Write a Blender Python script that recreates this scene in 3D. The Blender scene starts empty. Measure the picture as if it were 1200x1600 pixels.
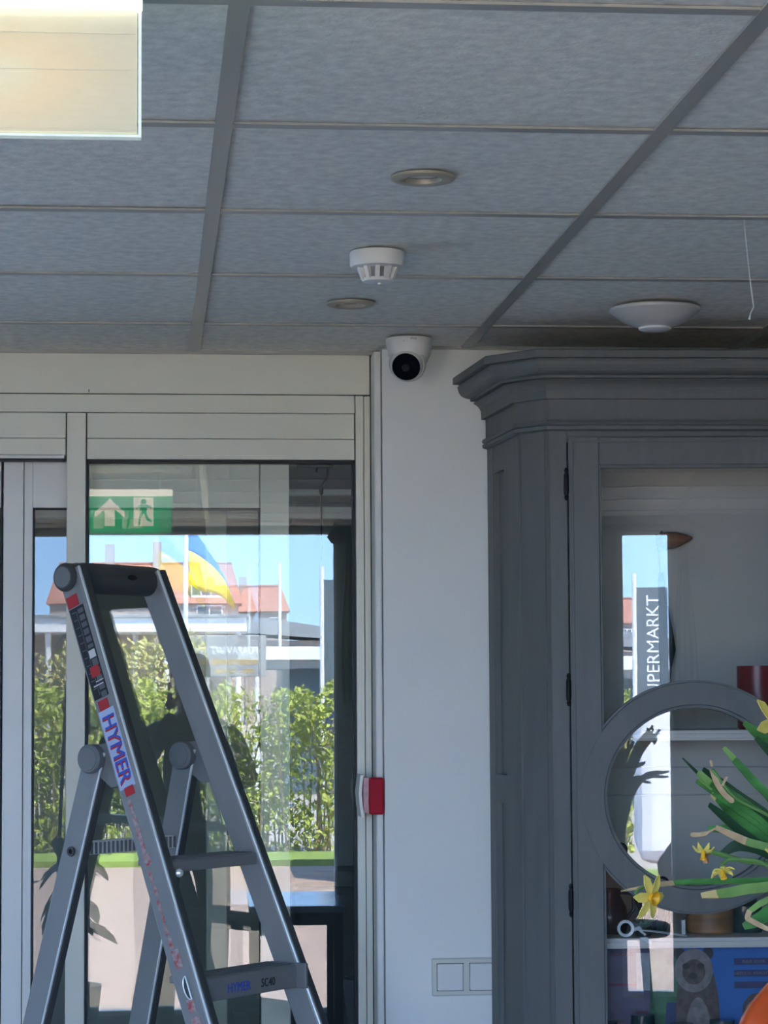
import bpy, bmesh, math, random
from mathutils import Vector, Matrix, noise
random.seed(7)
C = bpy.context.scene.collection
SC = bpy.context.scene

# ------------------------------------------------------------------ camera
CZ = 1.63
cam_d = bpy.data.cameras.new('camera')
cam = bpy.data.objects.new('camera', cam_d); C.objects.link(cam)
pitch, yaw, roll = 0.0744, 0.09422, -0.005925
Fw = Vector((math.sin(yaw)*math.cos(pitch), math.cos(yaw)*math.cos(pitch), math.sin(pitch)))
Rt = Vector((math.cos(yaw), -math.sin(yaw), 0)); Up = Rt.cross(Fw)
R2 = Rt*math.cos(roll)+Up*math.sin(roll); U2 = Up*math.cos(roll)-Rt*math.sin(roll)
M = Matrix((R2, U2, -Fw)).transposed().to_4x4(); M.translation = (0, 0, CZ)
cam.matrix_world = M
cam_d.sensor_fit = 'VERTICAL'; cam_d.sensor_height = 36.0
cam_d.lens = 36.0*3881.87/1600.0
cam_d.clip_start = 0.02; cam_d.clip_end = 1500
SC.camera = cam

# ------------------------------------------------------------------ sky, sun, exposure
SC.view_settings.view_transform = 'Standard'; SC.view_settings.look = 'None'
SC.view_settings.gamma = 1; SC.view_settings.use_curve_mapping = False
SC.view_settings.exposure = 2.47
w = bpy.data.worlds.new('sky'); SC.world = w; w.use_nodes = True
nt = w.node_tree; nt.nodes.clear()
o_ = nt.nodes.new('ShaderNodeOutputWorld'); bg = nt.nodes.new('ShaderNodeBackground')
tc = nt.nodes.new('ShaderNodeTexCoord'); sx = nt.nodes.new('ShaderNodeSeparateXYZ')
rp = nt.nodes.new('ShaderNodeValToRGB')
rp.color_ramp.elements[0].position = 0.0; rp.color_ramp.elements[0].color = (0.38, 0.62, 1.0, 1)
rp.color_ramp.elements[1].position = 0.6; rp.color_ramp.elements[1].color = (0.18, 0.38, 0.85, 1)
e = rp.color_ramp.elements.new(0.12); e.color = (0.28, 0.53, 1.0, 1)
nz = nt.nodes.new('ShaderNodeTexNoise'); nz.inputs['Scale'].default_value = 9; nz.inputs['Detail'].default_value = 5
cr = nt.nodes.new('ShaderNodeValToRGB'); cr.color_ramp.elements[0].position = .52; cr.color_ramp.elements[1].position = .75
mx = nt.nodes.new('ShaderNodeMix'); mx.data_type = 'RGBA'; mx.inputs['B'].default_value = (0.92, 0.96, 1.0, 1)
mm = nt.nodes.new('ShaderNodeMath'); mm.operation = 'MULTIPLY'; mm.inputs[1].default_value = .55
L = nt.links.new
L(tc.outputs['Generated'], sx.inputs[0]); L(sx.outputs['Z'], rp.inputs[0]); L(tc.outputs['Generated'], nz.inputs['Vector'])
L(nz.outputs['Fac'], cr.inputs[0]); L(cr.outputs[0], mm.inputs[0]); L(mm.outputs[0], mx.inputs['Factor'])
L(rp.outputs[0], mx.inputs['A']); L(mx.outputs['Result'], bg.inputs[0]); L(bg.outputs[0], o_.inputs[0])
bg.inputs[1].default_value = 3.0
sun_d = bpy.data.lights.new('sun', 'SUN'); sun_d.energy = 10.5; sun_d.angle = 0.01; sun_d.color = (1, .95, .86)
sun = bpy.data.objects.new('sun', sun_d); C.objects.link(sun)
sun.rotation_euler = Vector((0.30, 0.46, 1.0)).to_track_quat('Z', 'Y').to_euler(); sun.location = (0, 20, 20)
# daylight portal in the window opening behind the camera (guides sampling only)
pd = bpy.data.lights.new('window_portal', 'AREA'); pd.shape = 'RECTANGLE'; pd.size = 3.2; pd.size_y = 2.2
pd.cycles.is_portal = True
po = bpy.data.objects.new('window_portal', pd); C.objects.link(po); po.location = (-0.9, -0.72, 1.25)
po.rotation_euler = (math.radians(90), 0, 0)
SC.cycles.max_bounces = 14; SC.cycles.diffuse_bounces = 6; SC.cycles.transparent_max_bounces = 24
SC.cycles.glossy_bounces = 6; SC.cycles.caustics_reflective = False; SC.cycles.caustics_refractive = False
SC.cycles.sample_clamp_indirect = 4.0

# ------------------------------------------------------------------ materials
def mat(name, col, rough=.6, metal=0, var=0, scale=20, bump=0, bscale=80, col2=None, stretch=(1,1,1), emit=None, estr=0, spec=.5, trans=0):
    m = bpy.data.materials.new(name); m.use_nodes = True
    n = m.node_tree.nodes; l = m.node_tree.links.new
    b = n['Principled BSDF']
    b.inputs['Base Color'].default_value = (*col, 1); b.inputs['Roughness'].default_value = rough
    b.inputs['Metallic'].default_value = metal; b.inputs['Specular IOR Level'].default_value = spec
    if trans: b.inputs['Transmission Weight'].default_value = trans
    if var or bump:
        t = n.new('ShaderNodeTexCoord'); mp = n.new('ShaderNodeMapping'); mp.inputs['Scale'].default_value = stretch
        l(t.outputs['Object'], mp.inputs[0])
    if var:
        z = n.new('ShaderNodeTexNoise'); z.inputs['Scale'].default_value = scale; z.inputs['Detail'].default_value = 6
        l(mp.outputs[0], z.inputs['Vector'])
        r = n.new('ShaderNodeValToRGB'); r.color_ramp.elements[0].position = .3; r.color_ramp.elements[1].position = .7
        c2 = col2 or tuple(min(1, c*(1+var)) for c in col)
        c1 = col if col2 else tuple(c*(1-var) for c in col)
        r.color_ramp.elements[0].color = (*c1, 1); r.color_ramp.elements[1].color = (*c2, 1)
        l(z.outputs['Fac'], r.inputs[0]); l(r.outputs[0], b.inputs['Base Color'])
    if bump:
        z2 = n.new('ShaderNodeTexNoise'); z2.inputs['Scale'].default_value = bscale; z2.inputs['Detail'].default_value = 4
        bp = n.new('ShaderNodeBump'); bp.inputs['Strength'].default_value = bump; bp.inputs['Distance'].default_value = .004
        l(mp.outputs[0], z2.inputs['Vector']); l(z2.outputs['Fac'], bp.inputs['Height']); l(bp.outputs[0], b.inputs['Normal'])
    if emit:
        b.inputs['Emission Color'].default_value = (*emit, 1); b.inputs['Emission Strength'].default_value = estr
    return m
def glass(name, fac, tint=(.93, .96, .94), bump=0):
    m = bpy.data.materials.new(name); m.use_nodes = True
    n = m.node_tree.nodes; l = m.node_tree.links.new; n.clear()
    o = n.new('ShaderNodeOutputMaterial'); mixn = n.new('ShaderNodeMixShader'); t = n.new('ShaderNodeBsdfTransparent'); g = n.new('ShaderNodeBsdfGlossy')
    t.inputs[0].default_value = (*tint, 1); g.inputs['Roughness'].default_value = 0; g.inputs['Color'].default_value = (1, 1, 1, 1)
    mixn.inputs[0].default_value = fac
    if bump:
        tcn = n.new('ShaderNodeTexCoord'); z = n.new('ShaderNodeTexNoise'); z.inputs['Scale'].default_value = 7; z.inputs['Detail'].default_value = 0
        bp = n.new('ShaderNodeBump'); bp.inputs['Strength'].default_value = bump; bp.inputs['Distance'].default_value = .002
        l(tcn.outputs['Object'], z.inputs['Vector']); l(z.outputs['Fac'], bp.inputs['Height']); l(bp.outputs[0], g.inputs['Normal'])
    l(t.outputs[0], mixn.inputs[1]); l(g.outputs[0], mixn.inputs[2]); l(mixn.outputs[0], o.inputs[0])
    return m
K = {}
K['tile'] = mat('ceiling_tile', (.77, .76, .68), .95, var=.13, scale=48, bump=.25, bscale=160)
K['bar'] = mat('ceiling_bar', (.37, .37, .33), .3, var=.04, scale=4)
K['wall'] = mat('wall_paint', (.79, .805, .77), .8, var=.015, scale=6, bump=.05, bscale=60)
K['alu'] = mat('cream_aluminium', (.70, .69, .585), .42, var=.02, scale=5)
K['leaf_alu'] = mat('leaf_aluminium', (.74, .74, .71), .45, var=.02, scale=5)
K['gasket'] = mat('black_gasket', (.008, .008, .010), .6)
K['floor'] = mat('floor_tile', (.27, .24, .21), .5, var=.1, scale=3)
K['grey'] = mat('grey_chalk_paint', (.128, .137, .130), .6, var=.055, scale=9, bump=.06, bscale=40, stretch=(6, 6, .6))
K['cabin'] = mat('cabinet_interior', (.52, .52, .48), .7, var=.05, scale=5)
K['shelf'] = mat('cream_shelf', (.72, .70, .66), .6, var=.04, scale=8)
K['groove'] = mat('frame_groove', (.22, .22, .19), .8)
K['dgap'] = mat('dark_joint', (.03, .03, .03), .8)
K['white'] = mat('white_plastic', (.70, .70, .67), .45)
K['white2'] = mat('ivory_plastic', (.60, .61, .54), .4)
K['black'] = mat('black_plastic', (.010, .010, .011), .5, spec=.25)
K['lens'] = mat('black_lens', (.004, .004, .006), .3, spec=.05)
K['rail'] = mat('brushed_aluminium', (.27, .275, .275), .5, .35, var=.06, scale=12, stretch=(1, 1, .1))
K['railedge'] = mat('bright_aluminium', (.86, .90, .89), .3, .5)  # pale base also carries the highlight along the ladder rail edges
K['dplastic'] = mat('charcoal_plastic', (.055, .06, .062), .5, var=.08, scale=20)
K['dplastic2'] = mat('grey_plastic', (.16, .17, .175), .5)
K['stk_black'] = mat('sticker_black', (.012, .012, .014), .5)
K['stk_grey'] = mat('sticker_grey', (.11, .115, .125), .5)
K['stk_white'] = mat('sticker_white', (.62, .62, .64), .5)
K['stk_red'] = mat('sticker_red', (.45, .02, .025), .5)
K['stk_blue'] = mat('sticker_blue', (.035, .09, .50), .5)
K['stk_lblue'] = mat('sticker_pale_blue', (.42, .52, .72), .5)
K['gold'] = mat('brass_rim', (.42, .385, .29), .45, .2)
K['spotglass'] = mat('frosted_lamp_glass', (.78, .74, .62), .35)
K['dome'] = mat('opal_glass', (.52, .52, .50), .35)
K['red'] = mat('red_vinyl', (.40, .004, .022), .55, var=.12, scale=14, spec=.2)
K['pinkfilm'] = mat('pink_film', (.52, .25, .27), .3, var=.2, scale=60)
K['foam'] = mat('cream_foam', (.90, .88, .76), .7)
K['mug'] = mat('red_ceramic', (.22, .012, .018), .3)
K['leaf'] = mat('daffodil_leaf', (.075, .25, .06), .4, var=.4, scale=14, stretch=(1, 1, 4))
K['leaf2'] = mat('pale_leaf', (.20, .36, .10), .4, var=.25, scale=20)
K['leafdk'] = mat('dark_leaf', (.025, .075, .03), .45, var=.3, scale=16)
K['dry'] = mat('dry_leaf', (.54, .38, .21), .7, var=.2, scale=60)
K['tipy'] = mat('yellow_leaf_tip', (.72, .58, .25), .6)
K['petal'] = mat('pale_yellow_petal', (.86, .72, .16), .5, var=.12, scale=50)
K['trump'] = mat('orange_yellow_trumpet', (.88, .48, .02), .5, var=.15, scale=60)
K['orange'] = mat('orange_glaze', (.78, .10, .012), .22, var=.12, scale=10)
K['stem'] = mat('green_stem', (.13, .27, .07), .5)
K['wood'] = mat('brown_wood', (.32, .16, .065), .5, var=.45, scale=9, stretch=(1, 1, 5))
K['wood2'] = mat('turned_wood', (.26, .135, .075), .55, var=.3, scale=8, stretch=(1, 1, 12))
K['dglass'] = mat('dark_green_glass', (.02, .055, .055), .12, var=.5, scale=25)
K['dgreen'] = mat('dark_green_cloth', (.012, .028, .026), .9)
K['china'] = mat('white_china', (.75, .77, .78), .2)
K['darkpot'] = mat('slate_ceramic', (.045, .055, .06), .3, var=.3, scale=30)
K['moss'] = mat('green_moss', (.06, .12, .03), .9, var=.5, scale=60)
K['paper'] = mat('white_paper', (.80, .86, .88), .6)
K['cartonb'] = mat('blue_print', (.02, .15, .48), .35, var=.08, scale=8)
K['cartonp'] = mat('mauve_print', (.115, .10, .16), .4, var=.25, scale=18)
K['cartonn'] = mat('navy_print', (.03, .055, .16), .4)
K['cartong'] = mat('green_print', (.05, .16, .08), .4, var=.5, scale=30)
K['cartonl'] = mat('pale_print', (.34, .38, .40), .4, var=.2, scale=30)
K['fur'] = mat('fur_print', (.10, .075, .07), .5, var=.5, scale=60)
K['fur2'] = mat('light_fur_print', (.24, .20, .20), .5, var=.3, scale=60)
K['furdk'] = mat('dark_fur_print', (.035, .028, .03), .5)
K['maroon'] = mat('maroon_print', (.16, .03, .06), .5)
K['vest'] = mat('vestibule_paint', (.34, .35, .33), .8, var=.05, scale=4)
K['vestdk'] = mat('vestibule_dark', (.07, .07, .07), .8)
K['cord'] = mat('dark_cord', (.02, .02, .02), .7)
K['thread'] = mat('pale_thread', (.62, .64, .62), .6)
K['skin'] = mat('skin', (.42, .26, .19), .6)
K['coat'] = mat('navy_jacket', (.02, .024, .032), .9, var=.2, scale=20)
K['cap'] = mat('grey_cap', (.16, .15, .17), .9)
K['trous'] = mat('dark_trousers', (.025, .027, .033), .9)
K['hedge'] = mat('hedge_leaf', (.16, .21, .03), .6, var=.45, scale=3.2, col2=(.46, .50, .08))
K['twig'] = mat('hedge_twig', (.24, .17, .10), .9)
K['grass'] = mat('grass', (.20, .28, .05), .9, var=.3, scale=6)
K['lawn'] = mat('verge', (.20, .33, .04), .95, var=.3, scale=2)
K['pole'] = mat('white_pole', (.85, .85, .82), .4)
K['flagb'] = mat('flag_blue', (.06, .20, .62), .7)
K['flagy'] = mat('flag_yellow', (.85, .66, .02), .7)
K['roofred'] = mat('red_roof_tile', (.37, .17, .125), .8, var=.12, scale=1.5)
K['housew'] = mat('house_brick', (.42, .34, .30), .9, var=.1, scale=.8)
K['housepale'] = mat('pale_render', (.78, .78, .76), .8)
K['winpane'] = mat('dark_pane', (.10, .14, .17), .15)
K['frame_w'] = mat('white_frame', (.82, .83, .82), .5)
K['canopy'] = mat('white_fascia', (.84, .85, .85), .5)
K['slate'] = mat('grey_roof', (.30, .32, .34), .7, var=.1, scale=2)
K['banner'] = mat('grey_banner', (.10, .13, .15), .5)
K['signgrey'] = mat('grey_sign_board', (.33, .33, .32), .6)
K['signyel'] = mat('yellow_lettering', (.85, .50, .05), .6)
K['asphalt'] = mat('car_park', (.37, .33, .28), .9, var=.12, scale=.6)
K['table'] = mat('glossy_table', (.30, .38, .47), .12, var=.1, scale=4)
K['dark'] = mat('dark_stand', (.03, .03, .035), .7)
K['curtain'] = mat('dark_curtain', (.012, .020, .022), .95, var=.3, scale=12)
K['houseleaf'] = mat('houseplant_leaf', (.018, .05, .022), .45, var=.4, scale=9)
K['spathe'] = mat('white_spathe', (.85, .86, .78), .5)
K['clay'] = mat('grey_planter', (.16, .16, .16), .7)
def brickmat():
    m = bpy.data.materials.new('brick_paving'); m.use_nodes = True
    n = m.node_tree.nodes; l = m.node_tree.links.new; b = n['Principled BSDF']; b.inputs['Roughness'].default_value = .9
    t = n.new('ShaderNodeTexCoord'); k = n.new('ShaderNodeTexBrick'); k.inputs['Scale'].default_value = 4.5
    k.inputs['Color1'].default_value = (.29, .195, .145, 1); k.inputs['Color2'].default_value = (.37, .265, .20, 1); k.inputs['Mortar'].default_value = (.22, .18, .15, 1)
    k.inputs['Mortar Size'].default_value = .012
    l(t.outputs['Object'], k.inputs['Vector']); l(k.outputs[0], b.inputs['Base Color'])
    return m
K['brickpave'] = brickmat()
def ringglow():
    # the backlit rear of the exit sign: a lamp glows behind its milky panel, strongest at the lamp
    m = bpy.data.materials.new('backlit_panel'); m.use_nodes = True
    n = m.node_tree.nodes; l = m.node_tree.links.new; b = n['Principled BSDF']
    b.inputs['Base Color'].default_value = (.50, .52, .47, 1); b.inputs['Roughness'].default_value = .22
    t = n.new('ShaderNodeTexCoord'); mp = n.new('ShaderNodeMapping'); mp.inputs['Location'].default_value = (.135, 0, -.098); mp.inputs['Scale'].default_value = (1.0, 0, 1.7)
    ln = n.new('ShaderNodeVectorMath'); ln.operation = 'LENGTH'
    r = n.new('ShaderNodeValToRGB'); r.color_ramp.elements[0].position = 0; r.color_ramp.elements[0].color = (1, .86, .56, 1)
    r.color_ramp.elements[1].position = .24; r.color_ramp.elements[1].color = (.40, .37, .30, 1)
    e2 = r.color_ramp.elements.new(.12); e2.color = (.66, .51, .32, 1); e3 = r.color_ramp.elements.new(.05); e3.color = (1, .64, .26, 1)
    l(t.outputs['Object'], mp.inputs[0]); l(mp.outputs[0], ln.inputs[0]); l(ln.outputs['Value'], r.inputs[0])
    l(r.outputs[0], b.inputs['Emission Color']); b.inputs['Emission Strength'].default_value = .10
    return m
K['glow'] = ringglow()
K['tube'] = mat('lamp_tube', (.9, .9, .85), .3, emit=(1, .90, .74), estr=.9)
K['signgreen'] = mat('exit_green', (.03, .33, .15), .4, emit=(.05, .50, .22), estr=.55)
K['signwhite'] = mat('exit_white', (.85, .83, .76), .4, emit=(1, .85, .70), estr=.65)
K['acryl'] = glass('clear_acrylic', .07, (.97, .99, .97))
K['pane'] = glass('door_pane', .05, (.935, .95, .92))
K['pane2'] = glass('leaf_pane', .028, (.945, .96, .94))
K['cabpane'] = glass('old_cabinet_pane', .048, (.97, .975, .97), bump=.012)
K['winglass'] = glass('window_pane', .03, (.985, .99, .99))
K['acryledge'] = mat('acrylic_edge', (.72, .80, .76), .15, emit=(.8, 1, .9), estr=.05)

# ------------------------------------------------------------------ mesh helpers
class MB:
    def __init__(s): s.v = []; s.f = []; s.sm = []
    def add(s, vs, fs, smooth=False):
        k = len(s.v); s.v += [tuple(a) for a in vs]
        for f in fs: s.f.append([i+k for i in f]); s.sm.append(smooth)
        return s
    def box(s, x0, x1, y0, y1, z0, z1, b=0):
        if b <= 0:
            return s.add([(x0,y0,z0),(x1,y0,z0),(x1,y1,z0),(x0,y1,z0),(x0,y0,z1),(x1,y0,z1),(x1,y1,z1),(x0,y1,z1)],
                         [(3,2,1,0),(4,5,6,7),(0,1,5,4),(1,2,6,5),(2,3,7,6),(3,0,4,7)])
        bm = bmesh.new(); bmesh.ops.create_cube(bm, size=1)
        for v in bm.verts: v.co = Vector(((x0+x1)/2+v.co.x*(x1-x0), (y0+y1)/2+v.co.y*(y1-y0), (z0+z1)/2+v.co.z*(z1-z0)))
        bmesh.ops.bevel(bm, geom=bm.edges[:], offset=b, segments=2, affect='EDGES', profile=.5)
        return s.bm(bm)
    def bm(s, bm, smooth=False):
        bm.verts.index_update()
        s.add([v.co[:] for v in bm.verts], [[v.index for v in f.verts] for f in bm.faces], smooth); bm.free(); return s
    def obox(s, o, ax, ay, az, b=0):
        """box from corner-centre o with full-length axis vectors ax, ay, az"""
        m = MB().box(-.5, .5, -.5, .5, -.5, .5) if b <= 0 else None
        o, ax, ay, az = Vector(o), Vector(ax), Vector(ay), Vector(az)
        if b <= 0:
            s.add([o+ax*p[0]+ay*p[1]+az*p[2] for p in m.v], m.f); return s
        lx, ly, lz = ax.length, ay.length, az.length
        m = MB().box(-lx/2, lx/2, -ly/2, ly/2, -lz/2, lz/2, b)
        ux, uy, uz = ax.normalized(), ay.normalized(), az.normalized()
        return s.add([o+ux*p[0]+uy*p[1]+uz*p[2] for p in m.v], m.f)
    def prism(s, pts, d):
        """closed polygon (list of 3D points) pushed along d"""
        n = len(pts); d = Vector(d); P = [Vector(p) for p in pts]
        return s.add(P+[p+d for p in P], [list(range(n))[::-1], list(range(n, 2*n))]+[(i, (i+1) % n, n+(i+1) % n, n+i) for i in range(n)])
    def lathe(s, prof, c=(0,0,0), axis=(0,0,1), seg=32, smooth=True):
        """profile [(r, h)] turned round axis through c"""
        q = Vector(axis).to_track_quat('Z', 'Y'); c = Vector(c); vs = []; fs = []; n = len(prof)
        for i in range(seg):
            a = 2*math.pi*i/seg
            for r, h in prof: vs.append(c+q @ Vector((r*math.cos(a), r*math.sin(a), h)))
        for i in range(seg):
            for j in range(n-1):
                a, b = i*n+j, ((i+1) % seg)*n+j
                fs.append((a, b, b+1, a+1))
        return s.add(vs, fs, smooth)
    def tube(s, path, r, seg=8, cap=True):
        P = [Vector(p) for p in path]; n = len(P); rs = r if isinstance(r, (list, tuple)) else [r]*n
        vs = []; fs = []; side = None
        for i, p in enumerate(P):
            t = (P[min(i+1, n-1)]-P[max(i-1, 0)]).normalized()
            if side is None: side = t.orthogonal().normalized()
            side = (side-t*side.dot(t)).normalized(); up = t.cross(side)
            for k in range(seg):
                a = 2*math.pi*k/seg; vs.append(p+(side*math.cos(a)+up*math.sin(a))*rs[i])
        for i in range(n-1):
            for k in range(seg):
                fs.append((i*seg+k, i*seg+(k+1) % seg, (i+1)*seg+(k+1) % seg, (i+1)*seg+k))
        if cap: fs += [list(range(seg))[::-1], [(n-1)*seg+k for k in range(seg)]]
        return s.add(vs, fs, True)
    def blade(s, path, wd, nrm=(0,-1,0), th=.0016, tip=True):
        """flat leaf along path, width list/number, folded to a shallow V, with thickness"""
        P = [Vector(p) for p in path]; n = len(P); N = Vector(nrm); vs = []; fs = []
        for i, p in enumerate(P):
            t = (P[min(i+1, n-1)]-P[max(i-1, 0)]).normalized(); sd = t.cross(N).normalized(); up = sd.cross(t)
            wi = wd[i] if isinstance(wd, (list, tuple)) else wd
            for a, b in ((-.5, 0), (0, -.12), (.5, 0)): vs.append(p+sd*a*wi+up*b*wi)
            for a, b in ((.5, 0), (0, -.12), (-.5, 0)): vs.append(p+sd*a*wi*.96+up*(b*wi-th))
        for i in range(n-1):
            for k in range(6): fs.append((i*6+k, i*6+(k+1) % 6, (i+1)*6+(k+1) % 6, (i+1)*6+k))
        fs += [[5,4,3,2,1,0], [(n-1)*6+k for k in range(6)]]
        return s.add(vs, fs, True)
    def build(s, name, m, parent=None, loc=None):
        me = bpy.data.meshes.new(name)
        vs = s.v
        if loc: vs = [(a[0]-loc[0], a[1]-loc[1], a[2]-loc[2]) for a in vs]
        me.from_pydata(vs, [], s.f); me.materials.append(m)
        me.polygons.foreach_set('use_smooth', s.sm)
        if any(s.sm): me.set_sharp_from_angle(angle=math.radians(38))
        me.update(); o = bpy.data.objects.new(name, me); C.objects.link(o)
        if parent: o.parent = parent
        if loc: o.location = loc
        return o
def fixn(o):
    bm = bmesh.new(); bm.from_mesh(o.data); bmesh.ops.recalc_face_normals(bm, faces=bm.faces); bm.to_mesh(o.data); bm.free(); return o
def tag(o, label, cat, group=None, kind=None):
    o['label'] = label; o['category'] = cat
    if group: o['group'] = group
    if kind: o['kind'] = kind
    return o
def thing(name, label, cat, loc=(0,0,0), rz=0, group=None, kind=None):
    o = bpy.data.objects.new(name, None); C.objects.link(o); o.location = loc; o.rotation_euler = (0,0,rz)
    return tag(o, label, cat, group, kind)
def struct(o, label, cat='structure'):
    o['kind'] = 'structure'; o['label'] = label; o['category'] = cat; return o
def dup(o, parent=None):
    c = o.copy(); C.objects.link(c); c.parent = parent
    for ch in list(o.children): dup(ch, c)
    return c
def text(s, size, org, right, up, m, parent, name='lettering', sx=1.0, ex=.0006, align='CENTER'):
    cu = bpy.data.curves.new(name, 'FONT'); cu.body = s; cu.size = size; cu.align_x = align; cu.align_y = 'CENTER'; cu.extrude = ex
    cu.resolution_u = 3
    t = bpy.data.objects.new(name, cu); C.objects.link(t)
    me = bpy.data.meshes.new_from_object(t.evaluated_get(bpy.context.evaluated_depsgraph_get()))
    C.objects.unlink(t); bpy.data.objects.remove(t)
    r, u = Vector(right).normalized(), Vector(up).normalized(); n = r.cross(u)
    X = Matrix((r*sx, u, n)).transposed().to_4x4(); X.translation = Vector(org); me.transform(X)
    me.materials.clear(); me.materials.append(m); me.name = name
    o = bpy.data.objects.new(name, me); C.objects.link(o)
    if parent: o.parent = parent
    return o
PI = math.pi

# ------------------------------------------------------------------ room shell
CE = 2.4016; WY = 5.44; DY = 5.54; BY = -0.6
XL, XR = -2.6, 2.6
fl = struct(MB().box(XL, XR, BY-.1, 7.6, -.12, 0).build('floor', K['floor']), 'grey shop floor below the frame', 'floor')
# ceiling: panels on a T-bar grid
ceil = thing('ceiling', 'suspended ceiling of grey mineral panels in a T-bar grid', 'ceiling', (0, 0, CE), kind='structure')
bx0, by0, T = .0987, 2.7145, .6
MB().box(XL-.1, XR+.1, BY-.1, DY+.06, .035, .45).build('ceiling_deck', K['vestdk'], ceil)
def clampbox(x0, x1, y0, y1, z0, z1):
    return MB().box(max(x0, XL), min(x1, XR), max(y0, BY), min(y1, DY-.004), z0, z1)
for i in range(-5, 6):
    X = bx0+T*i
    if XL < X < XR: clampbox(X-.012, X+.012, BY, DY, -.001, .003).build('main_bar', K['bar'], ceil)
for j in range(-6, 6):
    Yb = by0+T*j
    for i in range(-6, 6):
        X = bx0+T*i
        if Yb > BY+.02 and Yb < DY-.02 and X < XR-.05 and X+T > XL+.05:
            clampbox(X+.012, X+T-.012, Yb-.012, Yb+.012, -.0004, .003).build('cross_bar', K['bar'], ceil)
        if X+T > XL+.05 and X < XR-.05 and Yb+T > BY+.05 and Yb < DY-.05:
            dz = random.uniform(0, .0015)
            clampbox(X+.006, X+T-.006, Yb+.006, Yb+T-.006, .0032+dz, .026).build('ceiling_panel', K['tile'], ceil)
MB().box(.505, XR, WY-.018, WY-.001, -.003, .004).build('edge_trim', K['bar'], ceil)
MB().box(XL, .505, DY-.018, DY-.001, -.003, .004).build('edge_trim', K['bar'], ceil)
# walls
struct(MB().box(XL-.1, XL, BY-.1, DY+.1, -.12, CE+.3).build('wall_left', K['vest']), 'side wall left of the frame, greyed to cut bounced light', 'wall')  # unseen wall painted grey so less light bounces
struct(MB().box(XR, XR+.1, BY-.1, DY+.1, -.12, CE+.3).build('wall_right', K['vest']), 'side wall right of the frame, greyed to cut bounced light', 'wall')  # same grey here, holding back bounced light
struct(MB().box(.512, XR, WY, DY+.12, -.12, CE+.03).build('wall_back', K['wall']), 'white painted wall between the glass door and the grey cabinet', 'wall')
m = MB()   # wall behind the camera, with two window openings
W1 = (-2.45, .707, .12, 2.378); W2 = (1.045, 1.275, .35, 2.335)
m.box(XL, W1[0], BY-.1, BY, -.12, CE+.3).box(W1[1], W2[0], BY-.1, BY, -.12, CE+.3).box(W2[1], XR, BY-.1, BY, -.12, CE+.3)
m.box(W1[0], W1[1], BY-.1, BY, -.12, W1[2]).box(W1[0], W1[1], BY-.1, BY, W1[3], CE+.3)
m.box(W2[0], W2[1], BY-.1, BY, -.12, W2[2]).box(W2[0], W2[1], BY-.1, BY, W2[3], CE+.3)
struct(m.build('wall_front', K['vest']), 'window wall behind the photographer, greyed to look dim in the reflections', 'wall')  # grey in place of white so the panes mirror a dim wall
def window(n, W, lab, mull=()):
    r = thing('window_%d' % n, lab, 'window', kind='structure')
    x0, x1, z0, z1 = W; f = .022; m = MB()
    m.box(x0, x0+f, BY-.07, BY-.02, z0, z1).box(x1-.012, x1, BY-.07, BY-.02, z0, z1).box(x0, x1, BY-.07, BY-.02, z0, z0+f).box(x0, x1, BY-.07, BY-.02, z1-.012, z1)
    for q in mull: m.box(q-.025, q+.025, BY-.07, BY-.02, z0, z1)
    m.build('window_frame', K['foam'], r)
    MB().box(x0+f, x1-.012, BY-.05, BY-.044, z0+f, z1-.012).build('pane', K['winglass'], r)
window(1, W1, 'wide shop window behind the photographer, mirrored in the glass door', (-1.3,))
window(2, W2, 'narrow window mirrored in the upper cabinet pane')

# ------------------------------------------------------------------ glass door assembly
door = thing('door_1', 'cream aluminium sliding door front with glass panes and stepped header', 'door', kind='structure')
A = K['alu']
def fp(x0, x1, z0, z1, y0=DY, y1=DY+.05, name='frame_rail', mm_=None, b=.0015):
    return MB().box(x0, x1, y0, y1, z0, z1, b).build(name, mm_ or A, door)
XLd = -1.9
fp(XLd, .493, 2.3095, CE-.001, name='header_board')
fp(XLd, .459, 2.2675, 2.308, DY+.003)
fp(-.1395, .458, 2.2095, 2.2665, DY+.006); fp(-.1395, .458, 2.1625, 2.2085, DY+.004)
fp(XLd, -.1865, 2.2095, 2.2665, DY+.006); fp(XLd, -.1865, 2.172, 2.2085, DY+.004)
fp(-.184, -.142, .02, 2.266, DY+.001, name='door_post')
fp(.4605, .4785, .02, 2.307, DY+.002, name='door_jamb'); fp(.480, .4940, .02, 2.307, DY+.006, name='door_jamb')
MB().box(XLd, .512, DY+.052, DY+.06, 2.165, CE+.03).build('header_backing', K['groove'], door)
MB().box(-.1365, -.1345, DY-.001, DY+.004, 2.312, 2.318).build('nail', K['dgap'], door)
MB().box(.458, .512, DY+.052, DY+.06, 0, 2.2).build('jamb_backing', K['groove'], door)
MB().box(XLd, -.19, DY+.012, DY+.05, 2.160, 2.170).build('leaf_track', K['gasket'], door)
MB().box(XLd, -.19, DY+.008, DY+.05, 2.1645, 2.171).build('track_cover', K['leaf_alu'], door)
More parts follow.
